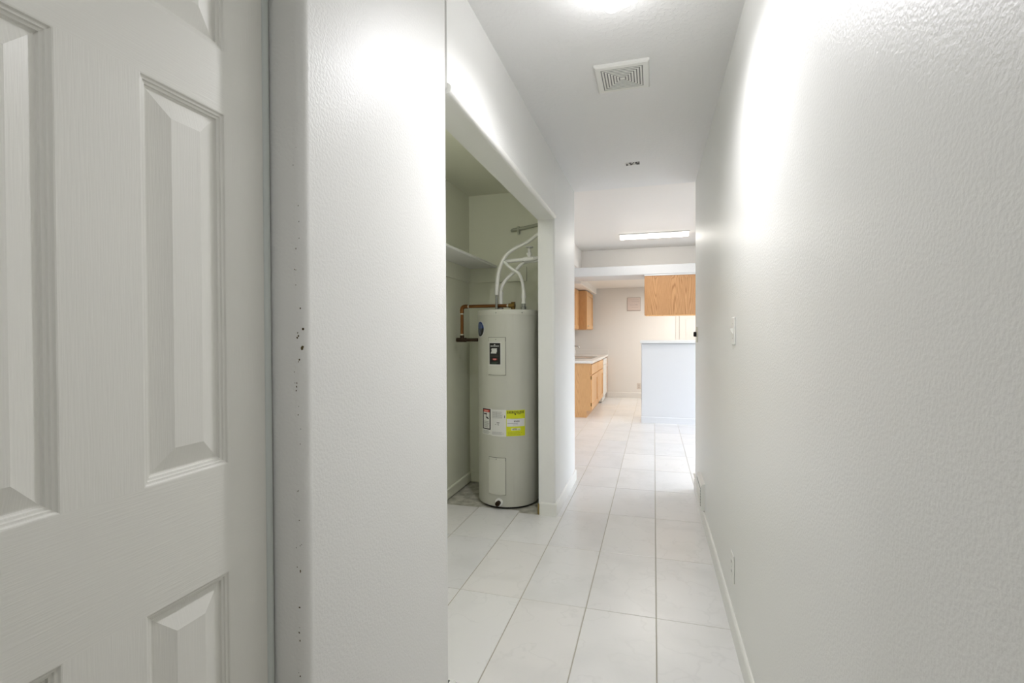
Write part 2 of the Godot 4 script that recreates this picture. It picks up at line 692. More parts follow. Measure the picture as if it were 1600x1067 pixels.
func board(path: PackedVector2Array, h: float, th: float) -> MB:
	# baseboard along a plan path; the room lies on the left of the walking direction
	var prof := [Vector2(0, 0), Vector2(th, 0), Vector2(th, h - 0.010), Vector2(th * 0.8, h - 0.004), Vector2(th * 0.45, h), Vector2(0, h)]
	var w := MB.new()
	var offs := []
	var m := path.size()
	for i in m:
		var d0 := (path[i] - path[maxi(i - 1, 0)]).normalized() if i > 0 else (path[1] - path[0]).normalized()
		var d1 := (path[mini(i + 1, m - 1)] - path[i]).normalized() if i < m - 1 else d0
		var n0 := Vector2(-d0.y, d0.x)
		var n1 := Vector2(-d1.y, d1.x)
		var s := (n0 + n1).normalized()
		offs.append(s / maxf(s.dot(n0), 0.4))
	for k in prof.size() - 1:
		var e: Vector2 = prof[k + 1] - prof[k]
		for i in m - 1:
			var d := (path[i + 1] - path[i]).normalized()
			var nn := Vector2(-d.y, d.x)
			var n3 := Vector3(nn.x * e.y, -e.x, nn.y * e.y).normalized()
			var pts := []
			for q in [[i, k], [i + 1, k], [i + 1, k + 1], [i, k + 1]]:
				var o: Vector2 = path[q[0]] + offs[q[0]] * prof[q[1]].x
				pts.append(Vector3(o.x, prof[q[1]].y, o.y))
			w.quad(pts[0], pts[1], pts[2], pts[3], n3)
	for i in [0, m - 1]:
		var d := (path[1] - path[0]).normalized() if i == 0 else (path[m - 1] - path[m - 2]).normalized()
		var pts := []
		for k in prof:
			var o: Vector2 = path[i] + offs[i] * k.x
			pts.append(Vector3(o.x, k.y, o.y))
		w.face(pts, Vector3(d.x, 0, d.y) * (-1.0 if i == 0 else 1.0))
	return w


func trims() -> void:
	var bb := 0.088
	structure("baseboard_right", board(PackedVector2Array([Vector2(XR, ZEND + 0.01), Vector2(XR, 1.7)]), bb, 0.011), M.trim)
	structure("baseboard_left", board(PackedVector2Array([Vector2(XL - TH + 0.01, ZF), Vector2(XL, ZF), Vector2(XL, ZEND)]), bb, 0.012), M.trim)
	structure("baseboard_pier", board(PackedVector2Array([Vector2(XL, ZJ), Vector2(XL, ZP), Vector2(XL - TH, ZP)]), bb + 0.008, 0.014), M.trim)
	structure("baseboard_closet", board(PackedVector2Array([Vector2(XB, -1.1), Vector2(XB, -3.88), Vector2(XL - TH, -3.88)]), 0.075, 0.012), M.closet).position.y = 0.011
	structure("baseboard_kitchen", board(PackedVector2Array([Vector2(-0.9, ZB), Vector2(2.6, ZB)]), 0.11, 0.014), M.kitchen_wall)
	structure("baseboard_peninsula", board(PackedVector2Array([Vector2(-0.169, -7.15), Vector2(2.6, -7.15)]), 0.085, 0.012), M.pony)
	structure("trim_3", bx(Vector3(XL - TH - 0.008, 0, ZF - 0.03), Vector3(XL - TH + 0.004, 0.075, ZF + 0.002), 0.002), mat(c8(150, 128, 78), 0.8), "raw brown wood end of the jamb at the floor")
	# rounded bead under the header of the heater closet
	var w := MB.new()
	var p := PackedVector2Array([Vector2(XL - TH, 2.036), Vector2(XL - TH, 2.018)])
	p.append_array(PackedVector2Array([Vector2(XL - 0.004, 2.018)]))
	p.append_array(arc(XL - 0.004, 2.036, 0.018, 270, 450, 10))
	w.prism(p, 2, ZF + 0.001, ZP - 0.001)
	structure("trim_1", w, M.trim)


# ------------------------------------------------------------------ six panel closet door
func closet_door() -> void:
	var x := -0.72
	var d := Node3D.new()
	d.name = "door_1"
	d.set_meta("kind", "structure")
	d.set_meta("label", "white six panel moulded closet door at the left edge of the hall")
	add_child(d)
	d.position = Vector3(x, 0, -0.488)
	org = d.position
	var zs := [-0.778, -0.692, -0.543, -0.436, -0.288, -0.198]
	var ys := [0.012, 0.235, 0.818, 1.008, 1.619, 1.727, 1.925, 2.035]
	var w := MB.new()
	for i in 5:
		for j in 7:
			if i % 2 == 1 and j % 2 == 1:
				continue
			var rail := i == 1 or i == 3
			var y0: float = ys[j]
			var y1: float = ys[j + 1]
			var z0: float = zs[i]
			var z1: float = zs[i + 1]
			var q := [Vector3(x, y0, z0), Vector3(x, y0, z1), Vector3(x, y1, z1), Vector3(x, y1, z0)]
			var uvs := []
			for k in q:
				var u := Vector2(k.z * 3.0, k.y * 3.0)
				if rail or (j % 2 == 0 and j > 0 and j < 6):
					u = Vector2(k.y * 3.0 + 0.37, k.z * 3.0)
				uvs.append(u)
			w.quad(q[0], q[1], q[2], q[3], Vector3(1, 0, 0), uvs)
	var za: float = zs[0]
	var zb: float = zs[5]
	w.quad(Vector3(x, 0.012, za), Vector3(x, 2.035, za), Vector3(x - 0.034, 2.035, za), Vector3(x - 0.034, 0.012, za), Vector3(0, 0, -1))
	w.quad(Vector3(x, 0.012, zb), Vector3(x, 2.035, zb), Vector3(x - 0.034, 2.035, zb), Vector3(x - 0.034, 0.012, zb), Vector3(0, 0, 1))
	w.quad(Vector3(x, 2.035, za), Vector3(x, 2.035, zb), Vector3(x - 0.034, 2.035, zb), Vector3(x - 0.034, 2.035, za), Vector3(0, 1, 0))
	w.quad(Vector3(x, 0.012, za), Vector3(x, 0.012, zb), Vector3(x - 0.034, 0.012, zb), Vector3(x - 0.034, 0.012, za), Vector3(0, -1, 0))
	w.quad(Vector3(x - 0.034, 0.012, za), Vector3(x - 0.034, 0.012, zb), Vector3(x - 0.034, 2.035, zb), Vector3(x - 0.034, 2.035, za), Vector3(-1, 0, 0))
	part("door_leaf", w, M.door, d)
	# inset, depth: stepped ovolo, groove, long bevel up to the raised field
	var prof := [[0.0, 0.0], [0.0018, -0.0005], [0.0036, -0.003], [0.0050, -0.0034], [0.0070, -0.0036], [0.0084, -0.006], [0.0100, -0.0064], [0.0118, -0.0068], [0.0130, -0.0100], [0.0150, -0.0108], [0.0168, -0.0106], [0.0480, -0.0012], [0.0492, -0.0008]]
	for i in [1, 3]:
		for j in [1, 3, 5]:
			var m := MB.new()
			var z0: float = zs[i]
			var z1: float = zs[i + 1]
			var y0: float = ys[j]
			var y1: float = ys[j + 1]
			var rings := []
			for s in prof:
				rings.append([Vector3(x + s[1], y0 + s[0], z0 + s[0]), Vector3(x + s[1], y0 + s[0], z1 - s[0]), Vector3(x + s[1], y1 - s[0], z1 - s[0]), Vector3(x + s[1], y1 - s[0], z0 + s[0])])
			for k in rings.size() - 1:
				for s in 4:
					var s2 := (s + 1) % 4
					var a: Vector3 = rings[k][s]
					var b: Vector3 = rings[k][s2]
					var c: Vector3 = rings[k + 1][s2]
					var e: Vector3 = rings[k + 1][s]
					var nn := (b - a).cross(e - a).normalized()
					if nn.x < 0.0:
						nn = -nn
					var uvs := []
					for pt in [a, b, c, e]:
						uvs.append(Vector2(pt.z * 3.0 + 0.2, pt.y * 3.0 + pt.z * 1.4) if s % 2 == 1 else Vector2(pt.z * 3.0 + 0.2, pt.y * 3.0))
					m.quad(a, b, c, e, nn, uvs)
			var f: Array = rings[rings.size() - 1]
			var fu := []
			for pt in f:
				fu.append(Vector2(pt.z * 3.0 + 0.6, pt.y * 2.0))
			m.quad(f[0], f[1], f[2], f[3], Vector3(1, 0, 0), fu)
			part("door_panel", m, M.door, d)
	# rounded edge channel on the far stile
	w = MB.new()
	var e2 := PackedVector2Array([Vector2(x - 0.036, -0.7775), Vector2(x + 0.001, -0.7775), Vector2(x + 0.0035, -0.7795), Vector2(x + 0.0048, -0.784), Vector2(x + 0.0048, -0.788), Vector2(x + 0.0036, -0.7915), Vector2(x + 0.001, -0.7935), Vector2(x - 0.036, -0.7935)])
	w.prism(e2, 1, 0.012, 2.04, 50.0)
	part("edge_channel", w, M.door_edge, d, "pale metal edge channel")

	# the second, rear leaf of the pair, just behind
	var d2 := d.duplicate()
	d2.name = "door_2"
	d2.set_meta("label", "rear leaf of the white six panel closet doors, mostly hidden")
	add_child(d2)
	d2.position = Vector3(x - 0.03, 0, 0.105)
	# head track
	structure("trim_2", bx(Vector3(-0.757, 2.03, ZJ), Vector3(-0.655, 2.06, 0.45)), M.door_edge)


# ------------------------------------------------------------------ hall fittings
func ceiling_bulb(label: String, at: Vector3, energy: float, down: float) -> void:
	var t := thing("ceiling_light", label, "light", at)
	var m := MB.new()
	m.t = Transform3D(Basis.IDENTITY, at)
	m.lathe([Vector2(0, -0.022), Vector2(0.022, -0.022), Vector2(0.028, -0.016), Vector2(0.055, -0.006), Vector2(0.058, 0.0)], 28)
	part("lamp_holder", m, M.plastic, t)
	m = MB.new()
	m.t = Transform3D(Basis.IDENTITY, at + Vector3(0, -0.085, 0))
	var pr := [Vector2(0.0005, -0.0335)]
	for i in range(1, 13):
		var a := deg_to_rad(-90.0 + i * 11.0)
		pr.append(Vector2(cos(a) * 0.0335, sin(a) * 0.0335))
	pr.append_array([Vector2(0.020, 0.040), Vector2(0.0145, 0.056), Vector2(0.0135, 0.064)])
	m.lathe(pr, 28)
	part("bulb", m, M.bulb, t)
	var l := OmniLight3D.new()
	l.name = "bulb_light"
	l.light_energy = energy
	l.light_color = Color(0.985, 0.982, 1.0)
	l.light_size = 0.03
	l.omni_range = 14.0
	l.omni_attenuation = 2.0
	l.shadow_enabled = true
	t.add_child(l)
	l.position = Vector3(0, -0.085, 0)
	# downward spot added to the bulb so the upper walls stay less bright
	var d := SpotLight3D.new()
	d.name = "down_spot"
	d.light_energy = down
	d.light_color = Color(0.985, 0.982, 1.0)
	d.light_size = 0.03
	d.spot_angle = 85.0
	d.spot_angle_attenuation = 1.0
	d.spot_range = 14.0
	d.spot_attenuation = 2.0
	d.shadow_enabled = true
	t.add_child(d)
	d.position = Vector3(0, -0.12, 0)
	d.rotation_degrees = Vector3(-90, 0, 0)


func hall_fittings() -> void:
	ceiling_bulb("bare glowing white bulb in a holder on the hall ceiling", Vector3(-0.134, HC, -1.70), E_HALL, E_HALLDOWN)
	if E_CLOSET > 0.0:
		ceiling_bulb("bare bulb added inside the heater closet to brighten it, hidden behind the near wall", Vector3(-1.08, 2.40, -1.75), E_CLOSET, 0.0)  # unseen bulb added to lift the closet brightness
	ceiling_bulb("second bare ceiling bulb, added out of view to brighten the near hall", Vector3(-0.16, HC, 0.35), E_REAR, E_REARDOWN)  # out of view, added so the door and near walls are less dark
	var t: Node3D
	var m: MB

	# square fan grille
	t = thing("ceiling_fan_grille", "square white bath fan grille of concentric louvres on hall ceiling", "vent", Vector3(-0.139, HC, -2.357))
	var cx := -0.139
	var cz := -2.357
	var hw := 0.121
	m = MB.new()
	# frame: bevelled plate with an opening
	var rings := [[hw, 0.0], [hw, -0.010], [hw - 0.006, -0.015], [0.094, -0.016], [0.0925, -0.0155], [0.0925, -0.014]]
	for k in rings.size() - 1:
		for s in 4:
			var pts := []
			for q in [[k, s], [k, s + 1], [k + 1, s + 1], [k + 1, s]]:
				var a: float = PI / 4 + q[1] * PI / 2
				pts.append(Vector3(cx + cos(a) * rings[q[0]][0] * sqrt(2.0), HC + rings[q[0]][1], cz + sin(a) * rings[q[0]][0] * sqrt(2.0)))
			var am := PI / 2 + s * PI / 2
			var o := Vector3(cos(am), 0, sin(am))
			var dr: float = rings[k + 1][0] - rings[k][0]
			var dy: float = rings[k + 1][1] - rings[k][1]
			var nn := (o * -dy + Vector3(0, dr, 0)).normalized()
			if k == 4:
				nn = -o
			m.quad(pts[0], pts[1], pts[2], pts[3], nn)
	part("frame", m, M.plastic, t)
	part("backing", bx(Vector3(cx - 0.093, HC - 0.0143, cz - 0.093), Vector3(cx + 0.093, HC - 0.001, cz + 0.093)), mat(c8(140, 140, 136), 0.6), t)
	for k in 7:
		var r := 0.088 - k * 0.0128
		var wd := 0.0074
		m = MB.new()
		if k == 6:
			m.box(Vector3(cx - r, HC - 0.0155, cz - r), Vector3(cx + r, HC - 0.0142, cz + r), 0.001)
		else:
			for s in [-1.0, 1.0]:
				m.box(Vector3(cx - r, HC - 0.0155, cz + s * (r - wd / 2) - wd / 2), Vector3(cx + r, HC - 0.0142, cz + s * (r - wd / 2) + wd / 2), 0.001)
				m.box(Vector3(cx + s * (r - wd / 2) - wd / 2, HC - 0.0155, cz - r + wd), Vector3(cx + s * (r - wd / 2) + wd / 2, HC - 0.0142, cz + r - wd), 0.001)
		part("louver", m, M.plastic, t)

	# small dark printed strip left on the ceiling
	t = thing("ceiling_sticker", "small torn black and white sticker on the hall ceiling before the kitchen", "sticker", Vector3(-0.143, HC, -3.585))
	m = MB.new()
	var rng := RandomNumberGenerator.new()
	rng.seed = 12
	for a in 13:
		for b in 3:
			var k := rng.randf()
			var mid: bool = a > 4 and a < 9
			m.col = (c8(205, 205, 198) if k < (0.62 if mid else 0.25) else c8(40, 40, 36)).srgb_to_linear()
			var x0 := -0.189 + a * 0.0072
			var z0 := -3.612 + b * 0.018 + a * 0.0004
			m.box(Vector3(x0, HC - 0.0016, z0), Vector3(x0 + 0.0072, HC - 0.0001, z0 + 0.018))
	part("sticker_print", m, M.print, t)

	# rocker switch, outlet and thermostat plate on the right wall
	wall_plate("light_switch", "white light switch plate halfway up the right hall wall", "switch", Vector3(XR, 1.246, -2.195), false)
	wall_plate("outlet", "white duplex outlet low on the right hall wall above baseboard", "outlet", Vector3(XR, 0.266, -2.21), true)
	t = thing("dimmer_switch", "cream wall plate with a black dimmer knob at far end of right wall", "switch", Vector3(XR, 1.232, -3.98))
	part("plate", bx(Vector3(XR - 0.006, 1.174, -4.018), Vector3(XR, 1.290, -3.944), 0.0025), mat(c8(232, 228, 208), 0.4), t)
	m = MB.new()
	m.t = Transform3D(Basis(Vector3(0, 0, 1), PI / 2), Vector3(XR - 0.006, 1.236, -3.981))
	m.lathe([Vector2(0.0195, 0.0), Vector2(0.0185, 0.016), Vector2(0.016, 0.021), Vector2(0.0, 0.022)], 24)
	part("knob", m, M.dark, t)

	# baseboard register
	t = thing("floor_register", "white metal baseboard heat register at the right wall, far end", "register", Vector3(XR, 0.0, -3.53))
	m = MB.new()
	var prof := PackedVector2Array([Vector2(XR, 0.094), Vector2(XR - 0.020, 0.094), Vector2(XR - 0.026, 0.10), Vector2(XR - 0.026, 0.25), Vector2(XR - 0.018, 0.264), Vector2(XR, 0.268)])
	m.prism(prof, 2, -3.69, -3.375)
	part("housing", m, M.trim, t)
	m = MB.new()
	m.box(Vector3(XR - 0.0275, 0.118, -3.672), Vector3(XR - 0.0255, 0.236, -3.393))
	part("grille_back", m, mat(c8(138, 138, 132), 0.6), t)
	for k in 6:
		var y := 0.128 + k * 0.0185
		part("slat", bx(Vector3(XR - 0.031, y, -3.672), Vector3(XR - 0.0265, y + 0.009, -3.393), 0.001), M.trim, t)
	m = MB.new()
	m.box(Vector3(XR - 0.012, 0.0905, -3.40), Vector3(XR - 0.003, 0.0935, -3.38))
	part("gap_shade", m, M.dark, t)  # dark sliver drawn for the shaded gap under the register


func wall_plate(called: String, label: String, cat: String, at: Vector3, duplex: bool) -> void:
	var t := thing(called, label, cat, at)
	var m := MB.new()
	m.box(at + Vector3(-0.0055, -0.0575, -0.0365), at + Vector3(0, 0.0575, 0.0365), 0.003)
	part("plate", m, M.plastic, t)
	if duplex:
		for s in [-1.0, 1.0]:
			m = MB.new()
			m.t = Transform3D(Basis(Vector3(0, 0, 1), PI / 2), at + Vector3(-0.0055, s * 0.0195, 0))
			m.lathe([Vector2(0.0172, 0), Vector2(0.0165, 0.002), Vector2(0, 0.0022)], 20)
			var r := part("receptacle", m, M.plastic, t)
			m = MB.new()
			for q in [-1.0, 1.0]:
				m.box(at + Vector3(-0.0082, s * 0.0195 - 0.001, q * 0.0063 - 0.001), at + Vector3(-0.0076, s * 0.0195 + 0.007, q * 0.0063 + 0.001))
			part("slot", m, M.dark, r)
		m = MB.new()
		m.t = Transform3D(Basis(Vector3(0, 0, 1), PI / 2), at + Vector3(-0.0055, 0, 0))
		m.lathe([Vector2(0.003, 0), Vector2(0.002, 0.001), Vector2(0, 0.0012)], 10)
		part("screw", m, M.steel, t)
	else:
		m = MB.new()
		m.prism(PackedVector2Array([Vector2(at.x - 0.005, at.y - 0.012), Vector2(at.x - 0.006, at.y - 0.012), Vector2(at.x - 0.0165, at.y + 0.004), Vector2(at.x - 0.016, at.y + 0.011), Vector2(at.x - 0.005, at.y + 0.012)]), 2, at.z - 0.0048, at.z + 0.0048)
		part("toggle", m, M.plastic, t)
		for s in [-1.0, 1.0]:
			m = MB.new()
			m.t = Transform3D(Basis(Vector3(0, 0, 1), PI / 2), at + Vector3(-0.0055, s * 0.030, 0))
			m.lathe([Vector2(0.003, 0), Vector2(0.002, 0.001), Vector2(0, 0.0012)], 10)
			part("screw", m, M.steel, t)


# ------------------------------------------------------------------ water heater
const HX := -1.046
const HZ := -3.53
const HR := 0.2247


func on_tank(deg: float, y: float, r: float) -> Vector3:
	var a := deg_to_rad(deg)
	return Vector3(HX + sin(a) * r, y, HZ + cos(a) * r)


func curved(m: MB, a0: float, a1: float, y0: float, y1: float, r0: float, r1: float, seg := 8, bottom_bow := 0.0) -> void:
	# a plate that follows the tank, from radius r0 out to r1
	for i in seg:
		var p := lerpf(a0, a1, float(i) / seg)
		var q := lerpf(a0, a1, float(i + 1) / seg)
		var np := (on_tank(p, 0, 1) - on_tank(p, 0, 0)).normalized()
		var nq := (on_tank(q, 0, 1) - on_tank(q, 0, 0)).normalized()
		var bp := bottom_bow * sin(PI * i / seg)
		var bq := bottom_bow * sin(PI * (i + 1) / seg)
		var k := [m.vert(on_tank(p, y0 - bp, r1), np), m.vert(on_tank(q, y0 - bq, r1), nq), m.vert(on_tank(q, y1, r1), nq), m.vert(on_tank(p, y1, r1), np)]
		m.tri(k[0], k[1], k[2])
		m.tri(k[0], k[2], k[3])
		if r1 - r0 > 0.0006:
			m.quad(on_tank(p, y1, r0), on_tank(q, y1, r0), on_tank(q, y1, r1), on_tank(p, y1, r1), Vector3.UP)
			m.quad(on_tank(p, y0 - bp, r0), on_tank(q, y0 - bq, r0), on_tank(q, y0 - bq, r1), on_tank(p, y0 - bp, r1), Vector3.DOWN)
	if r1 - r0 > 0.0006:
		for s in 2:
			var a := a0 if s == 0 else a1
			var tn := (on_tank(a + 1.0, 0, 1) - on_tank(a, 0, 1)).normalized() * (-1.0 if s == 0 else 1.0)
			m.quad(on_tank(a, y0, r0), on_tank(a, y0, r1), on_tank(a, y1, r1), on_tank(a, y1, r0), tn)


func lettering(text: String, deg: float, y: float, height: float, width: float, r: float, bold := true, serif := false) -> MB:
	# raised print bent round the tank, centred on deg
	var tm := TextMesh.new()
	var f := SystemFont.new()
	f.font_names = PackedStringArray(["Droid Serif" if serif else "Droid Sans"])
	if bold:
		f.font_weight = 700
	tm.font = f
	tm.text = text
	tm.font_size = 32
	tm.pixel_size = 0.01
	tm.depth = 0.01
	var a: Array = tm.get_mesh_arrays()
	var vs: PackedVector3Array = a[Mesh.ARRAY_VERTEX]
	var id: PackedInt32Array = a[Mesh.ARRAY_INDEX]
	var lo := Vector3(1e9, 1e9, 1e9)
	var hi := -lo
	for p in vs:
		lo = lo.min(p)
		hi = hi.max(p)
	var m := MB.new()
	for p in vs:
		var u := (p.x - lo.x) / maxf(hi.x - lo.x, 1e-6) - 0.5
		var h := (p.y - lo.y) / maxf(hi.y - lo.y, 1e-6) - 0.5
		var d := rad_to_deg(u * width / r)
		var rr := r + (0.0004 if p.z > 0.0 else 0.0001)
		m.vert(on_tank(deg + d, y + h * height, rr), (on_tank(deg + d, 0, 1) - on_tank(deg + d, 0, 0)).normalized())
	for i in range(0, id.size() if id.size() else 0, 3):
		m.ix.append_array([id[i], id[i + 1], id[i + 2]])
	return m


func oval(m: MB, a: float, y: float, ra: float, ry: float, v0: float, v1: float, r: float) -> void:
	# the part of an ellipse between two heights (-1 to 1), laid on the tank
	var rows := 18
	for k in rows:
		var p := lerpf(v0, v1, float(k) / rows)
		var q := lerpf(v0, v1, float(k + 1) / rows)
		var wp := ra * sqrt(maxf(0.0, 1.0 - p * p))
		var wq := ra * sqrt(maxf(0.0, 1.0 - q * q))
		for i in 4:
			var f := i / 4.0 * 2.0 - 1.0
			var g := f + 0.5
			var ids := []
			for e in [[wp * f, p], [wp * g, p], [wq * g, q], [wq * f, q]]:
				var at := on_tank(a + e[0], y + e[1] * ry, r)
				ids.append(m.vert(at, Vector3(at.x - HX, 0, at.z - HZ).normalized()))
			m.tri(ids[0], ids[1], ids[2])
			m.tri(ids[0], ids[2], ids[3])


func ink_lines(m: MB, a0: float, a1: float, y0: float, y1: float, rows: int, r: float, col: Color, rng: RandomNumberGenerator, fill := 0.45) -> void:
	# rows of print too small to read
	m.col = col.srgb_to_linear()
	var step := (y1 - y0) / rows
	for k in rows:
		var e := lerpf(a0, a1, rng.randf_range(0.72, 1.0))
		curved(m, a0, e, y0 + k * step, y0 + k * step + step * fill, r, r, 4)


func water_heater() -> void:
	var t := thing("water_heater", "tall beige electric tank water heater standing in the open hall closet", "water heater", Vector3(HX, 0, HZ))
	var m := MB.new()
	m.t = Transform3D(Basis.IDENTITY, Vector3(HX, 0, HZ))
	m.lathe([Vector2(0.0, 0.016), Vector2(0.214, 0.016), Vector2(0.2215, 0.020), Vector2(HR, 0.028), Vector2(HR, 1.388)], 64)
	var body := part("tank", m, M.heater, t)
	# vertical jacket seam
	m = MB.new()
	curved(m, 25.0, 26.0, 0.03, 1.388, HR - 0.002, HR + 0.0008, 2)
	part("seam", m, M.heater, body)
	m = MB.new()
	m.t = Transform3D(Basis.IDENTITY, Vector3(HX, 0, HZ))
	m.lathe([Vector2(HR - 0.002, 1.380), Vector2(0.2268, 1.381), Vector2(0.2270, 1.402), Vector2(0.2255, 1.410), Vector2(0.221, 1.4155), Vector2(0.212, 1.418), Vector2(0.0, 1.420)], 64)
	var cap := part("top_cap", m, M.heater_cap, t)
	for a in [-6.0, 42.0]:
		m = MB.new()
		var c := on_tank(a, 1.393, 0.2268)
		m.t = Transform3D(Basis(Vector3.UP, deg_to_rad(a)) * Basis(Vector3.RIGHT, PI / 2), c)
		m.lathe([Vector2(0.0045, 0), Vector2(0.004, 0.002), Vector2(0, 0.0026)], 10)
		part("screw", m, M.galv, cap)
	m = MB.new()
	m.t = Transform3D(Basis.IDENTITY, Vector3(HX, 0, HZ))
	m.lathe([Vector2(0.0, -0.001), Vector2(0.198, -0.001), Vector2(0.198, 0.017), Vector2(0.0, 0.017)], 48)
	part("base_ring", m, M.dark, t)

	# access covers
	var r1 := HR + 0.007
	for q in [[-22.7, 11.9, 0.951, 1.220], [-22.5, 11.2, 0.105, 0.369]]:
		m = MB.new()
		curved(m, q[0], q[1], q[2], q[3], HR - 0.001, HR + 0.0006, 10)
		part("cover_shadow_gap", m, mat(c8(96, 96, 86), 0.7), body)  # dark rim drawn as the shaded gap round each cover
	m = MB.new()
	curved(m, -22.0, 11.2, 0.955, 1.190, HR, r1, 10, 0.002)
	curved(m, -21.6, 10.8, 1.190, 1.217, HR, HR + 0.0035, 10)
	var cover := part("access_cover", m, M.heater_cap, t)
	m = MB.new()
	m.t = Transform3D(Basis(Vector3.UP, deg_to_rad(-6.5)) * Basis(Vector3.RIGHT, PI / 2), on_tank(-6.5, 1.204, HR + 0.003))
	m.lathe([Vector2(0.004, 0), Vector2(0.0035, 0.002), Vector2(0, 0.0025)], 10)
	part("screw", m, M.galv, cover)
	m = MB.new()
	curved(m, -21.8, 10.5, 0.110, 0.345, HR, r1, 10, 0.004)
	curved(m, -21.4, 10.1, 0.345, 0.366, HR, HR + 0.0035, 10)
	cover = part("access_cover", m, M.heater_cap, t)
	m = MB.new()
	m.t = Transform3D(Basis(Vector3.UP, deg_to_rad(-6.5)) * Basis(Vector3.RIGHT, PI / 2), on_tank(-6.5, 0.357, HR + 0.003))
	m.lathe([Vector2(0.004, 0), Vector2(0.0035, 0.002), Vector2(0, 0.0025)], 10)
	part("screw", m, M.galv, cover)

	# black name label on the upper cover
	var rl := r1 + 0.0006
	m = MB.new()
	m.col = c8(214, 214, 206).srgb_to_linear()
	curved(m, -20.6, 4.4, 1.018, 1.188, r1, rl, 8)
	m.col = c8(20, 20, 18).srgb_to_linear()
	curved(m, -18.6, 2.4, 1.028, 1.179, rl + 0.0003, rl + 0.0003, 8)
	m.col = c8(212, 212, 206).srgb_to_linear()
	# the curled white map-like sheet in the middle of the label
	for k in 6:
		var y := 1.105 + k * 0.006
		var o: float = [-1.2, -0.6, 0.2, 0.3, -0.2, 0.4][k]
		curved(m, -14.6 + o, -4.0 + o * 0.8, y, y + 0.0062, rl + 0.0006, rl + 0.0006, 4)
	m.col = c8(120, 40, 38).srgb_to_linear()
	for k in 5:
		var hwid: float = [1.6, 3.6, 5.0, 5.2, 3.6][k]
		curved(m, -8.2 - hwid, -8.2 + hwid, 1.054 + k * 0.0036, 1.0577 + k * 0.0036, rl + 0.0006, rl + 0.0006, 4)
	m.col = c8(214, 132, 128).srgb_to_linear()
	curved(m, -11.2, -5.2, 1.061, 1.069, rl + 0.0009, rl + 0.0009, 4)
	var rng := RandomNumberGenerator.new()
	rng.seed = 31
	ink_lines(m, -17.0, 0.5, 1.081, 1.099, 3, rl + 0.0006, c8(78, 74, 66), rng, 0.3)
	ink_lines(m, -15.0, -1.0, 1.034, 1.048, 2, rl + 0.0006, c8(60, 84, 70), rng, 0.4)
	m.col = c8(210, 210, 205).srgb_to_linear()
	curved(m, -9.6, -6.6, 1.1635, 1.1675, rl + 0.0006, rl + 0.0006, 2)
	curved(m, -8.8, -7.4, 1.1675, 1.1705, rl + 0.0006, rl + 0.0006, 2)
	var lab := part("name_label", m, M.print, t, "black label with a white border on the upper cover")
	part("lettering", lettering("BRADFORD WHITE", -8.1, 1.1575, 0.0075, 0.066, rl + 0.0005), M.white_ink, lab)

	# paper labels at mid height: warning column, rating plate, yellow energy label
	var rp := HR + 0.0007
	m = MB.new()
	m.col = c8(226, 226, 220).srgb_to_linear()
	curved(m, -40.2, -16.0, 0.524, 0.712, rp, rp, 10)
	m.col = c8(222, 222, 217).srgb_to_linear()
	curved(m, -16.0, 12.0, 0.519, 0.708, rp, rp, 10)
	m.col = c8(24, 24, 22).srgb_to_linear()
	for q in [[-38.8, -36.4, 0.566, 0.708], [-20.6, -18.2, 0.562, 0.704], [-38.8, -18.2, 0.702, 0.709], [-38.8, -18.2, 0.561, 0.568]]:
		curved(m, q[0], q[1], q[2], q[3], rp + 0.0003, rp + 0.0003, 6)
	m.col = c8(206, 74, 62).srgb_to_linear()
	curved(m, -36.4, -20.6, 0.684, 0.702, rp + 0.0003, rp + 0.0003, 6)
	m.col = c8(236, 170, 160).srgb_to_linear()
	curved(m, -34.0, -24.0, 0.690, 0.6965, rp + 0.0005, rp + 0.0005, 4)
	m.col = c8(34, 32, 30).srgb_to_linear()
	# hand and flame pictograms
	for q in [[-35.5, -28.0, 0.670, 0.676], [-34.5, -30.0, 0.666, 0.670], [-28.6, -26.8, 0.662, 0.678], [-30.0, -25.0, 0.645, 0.650], [-28.5, -23.0, 0.640, 0.645], [-26.0, -22.0, 0.636, 0.640], [-29.4, -28.2, 0.650, 0.660]]:
		curved(m, q[0], q[1], q[2], q[3], rp + 0.0004, rp + 0.0004, 3)
	ink_lines(m, -35.5, -22.0, 0.576, 0.622, 7, rp + 0.0003, c8(160, 160, 156), rng)
	ink_lines(m, -38.0, -19.0, 0.530, 0.556, 5, rp + 0.0003, c8(165, 165, 160), rng)
	ink_lines(m, -13.5, 7.0, 0.652, 0.696, 7, rp + 0.0003, c8(172, 172, 168), rng)
	m.col = c8(150, 150, 148).srgb_to_linear()
	curved(m, -14.0, 5.0, 0.6470, 0.6482, rp + 0.0003, rp + 0.0003, 6)
	curved(m, -6.0, -5.6, 0.655, 0.694, rp + 0.0004, rp + 0.0004, 1)
	curved(m, -14.0, -13.6, 0.648, 0.696, rp + 0.0004, rp + 0.0004, 1)
	m.col = c8(46, 46, 44).srgb_to_linear()
	curved(m, -5.6, -0.2, 0.6125, 0.6165, rp + 0.0004, rp + 0.0004, 3)
	for q in [[-3.6, -1.8, 0.606, 0.609], [-3.6, -2.8, 0.602, 0.606], [-3.2, -1.6, 0.598, 0.601], [-9.0, -6.4, 0.6005, 0.603]]:
		curved(m, q[0], q[1], q[2], q[3], rp + 0.0004, rp + 0.0004, 2)
	curved(m, 8.6, 9.8, 0.650, 0.668, rp + 0.0004, rp + 0.0004, 1)
	ink_lines(m, -15.0, 9.0, 0.530, 0.552, 5, rp + 0.0003, c8(186, 186, 184), rng, 0.6)
	var paper := part("warning_label", m, M.print, t, "white paper label with a framed red warning column")
	paper.name = "warning_label"
	m = MB.new()
	var yel := c8(216, 222, 34).srgb_to_linear()
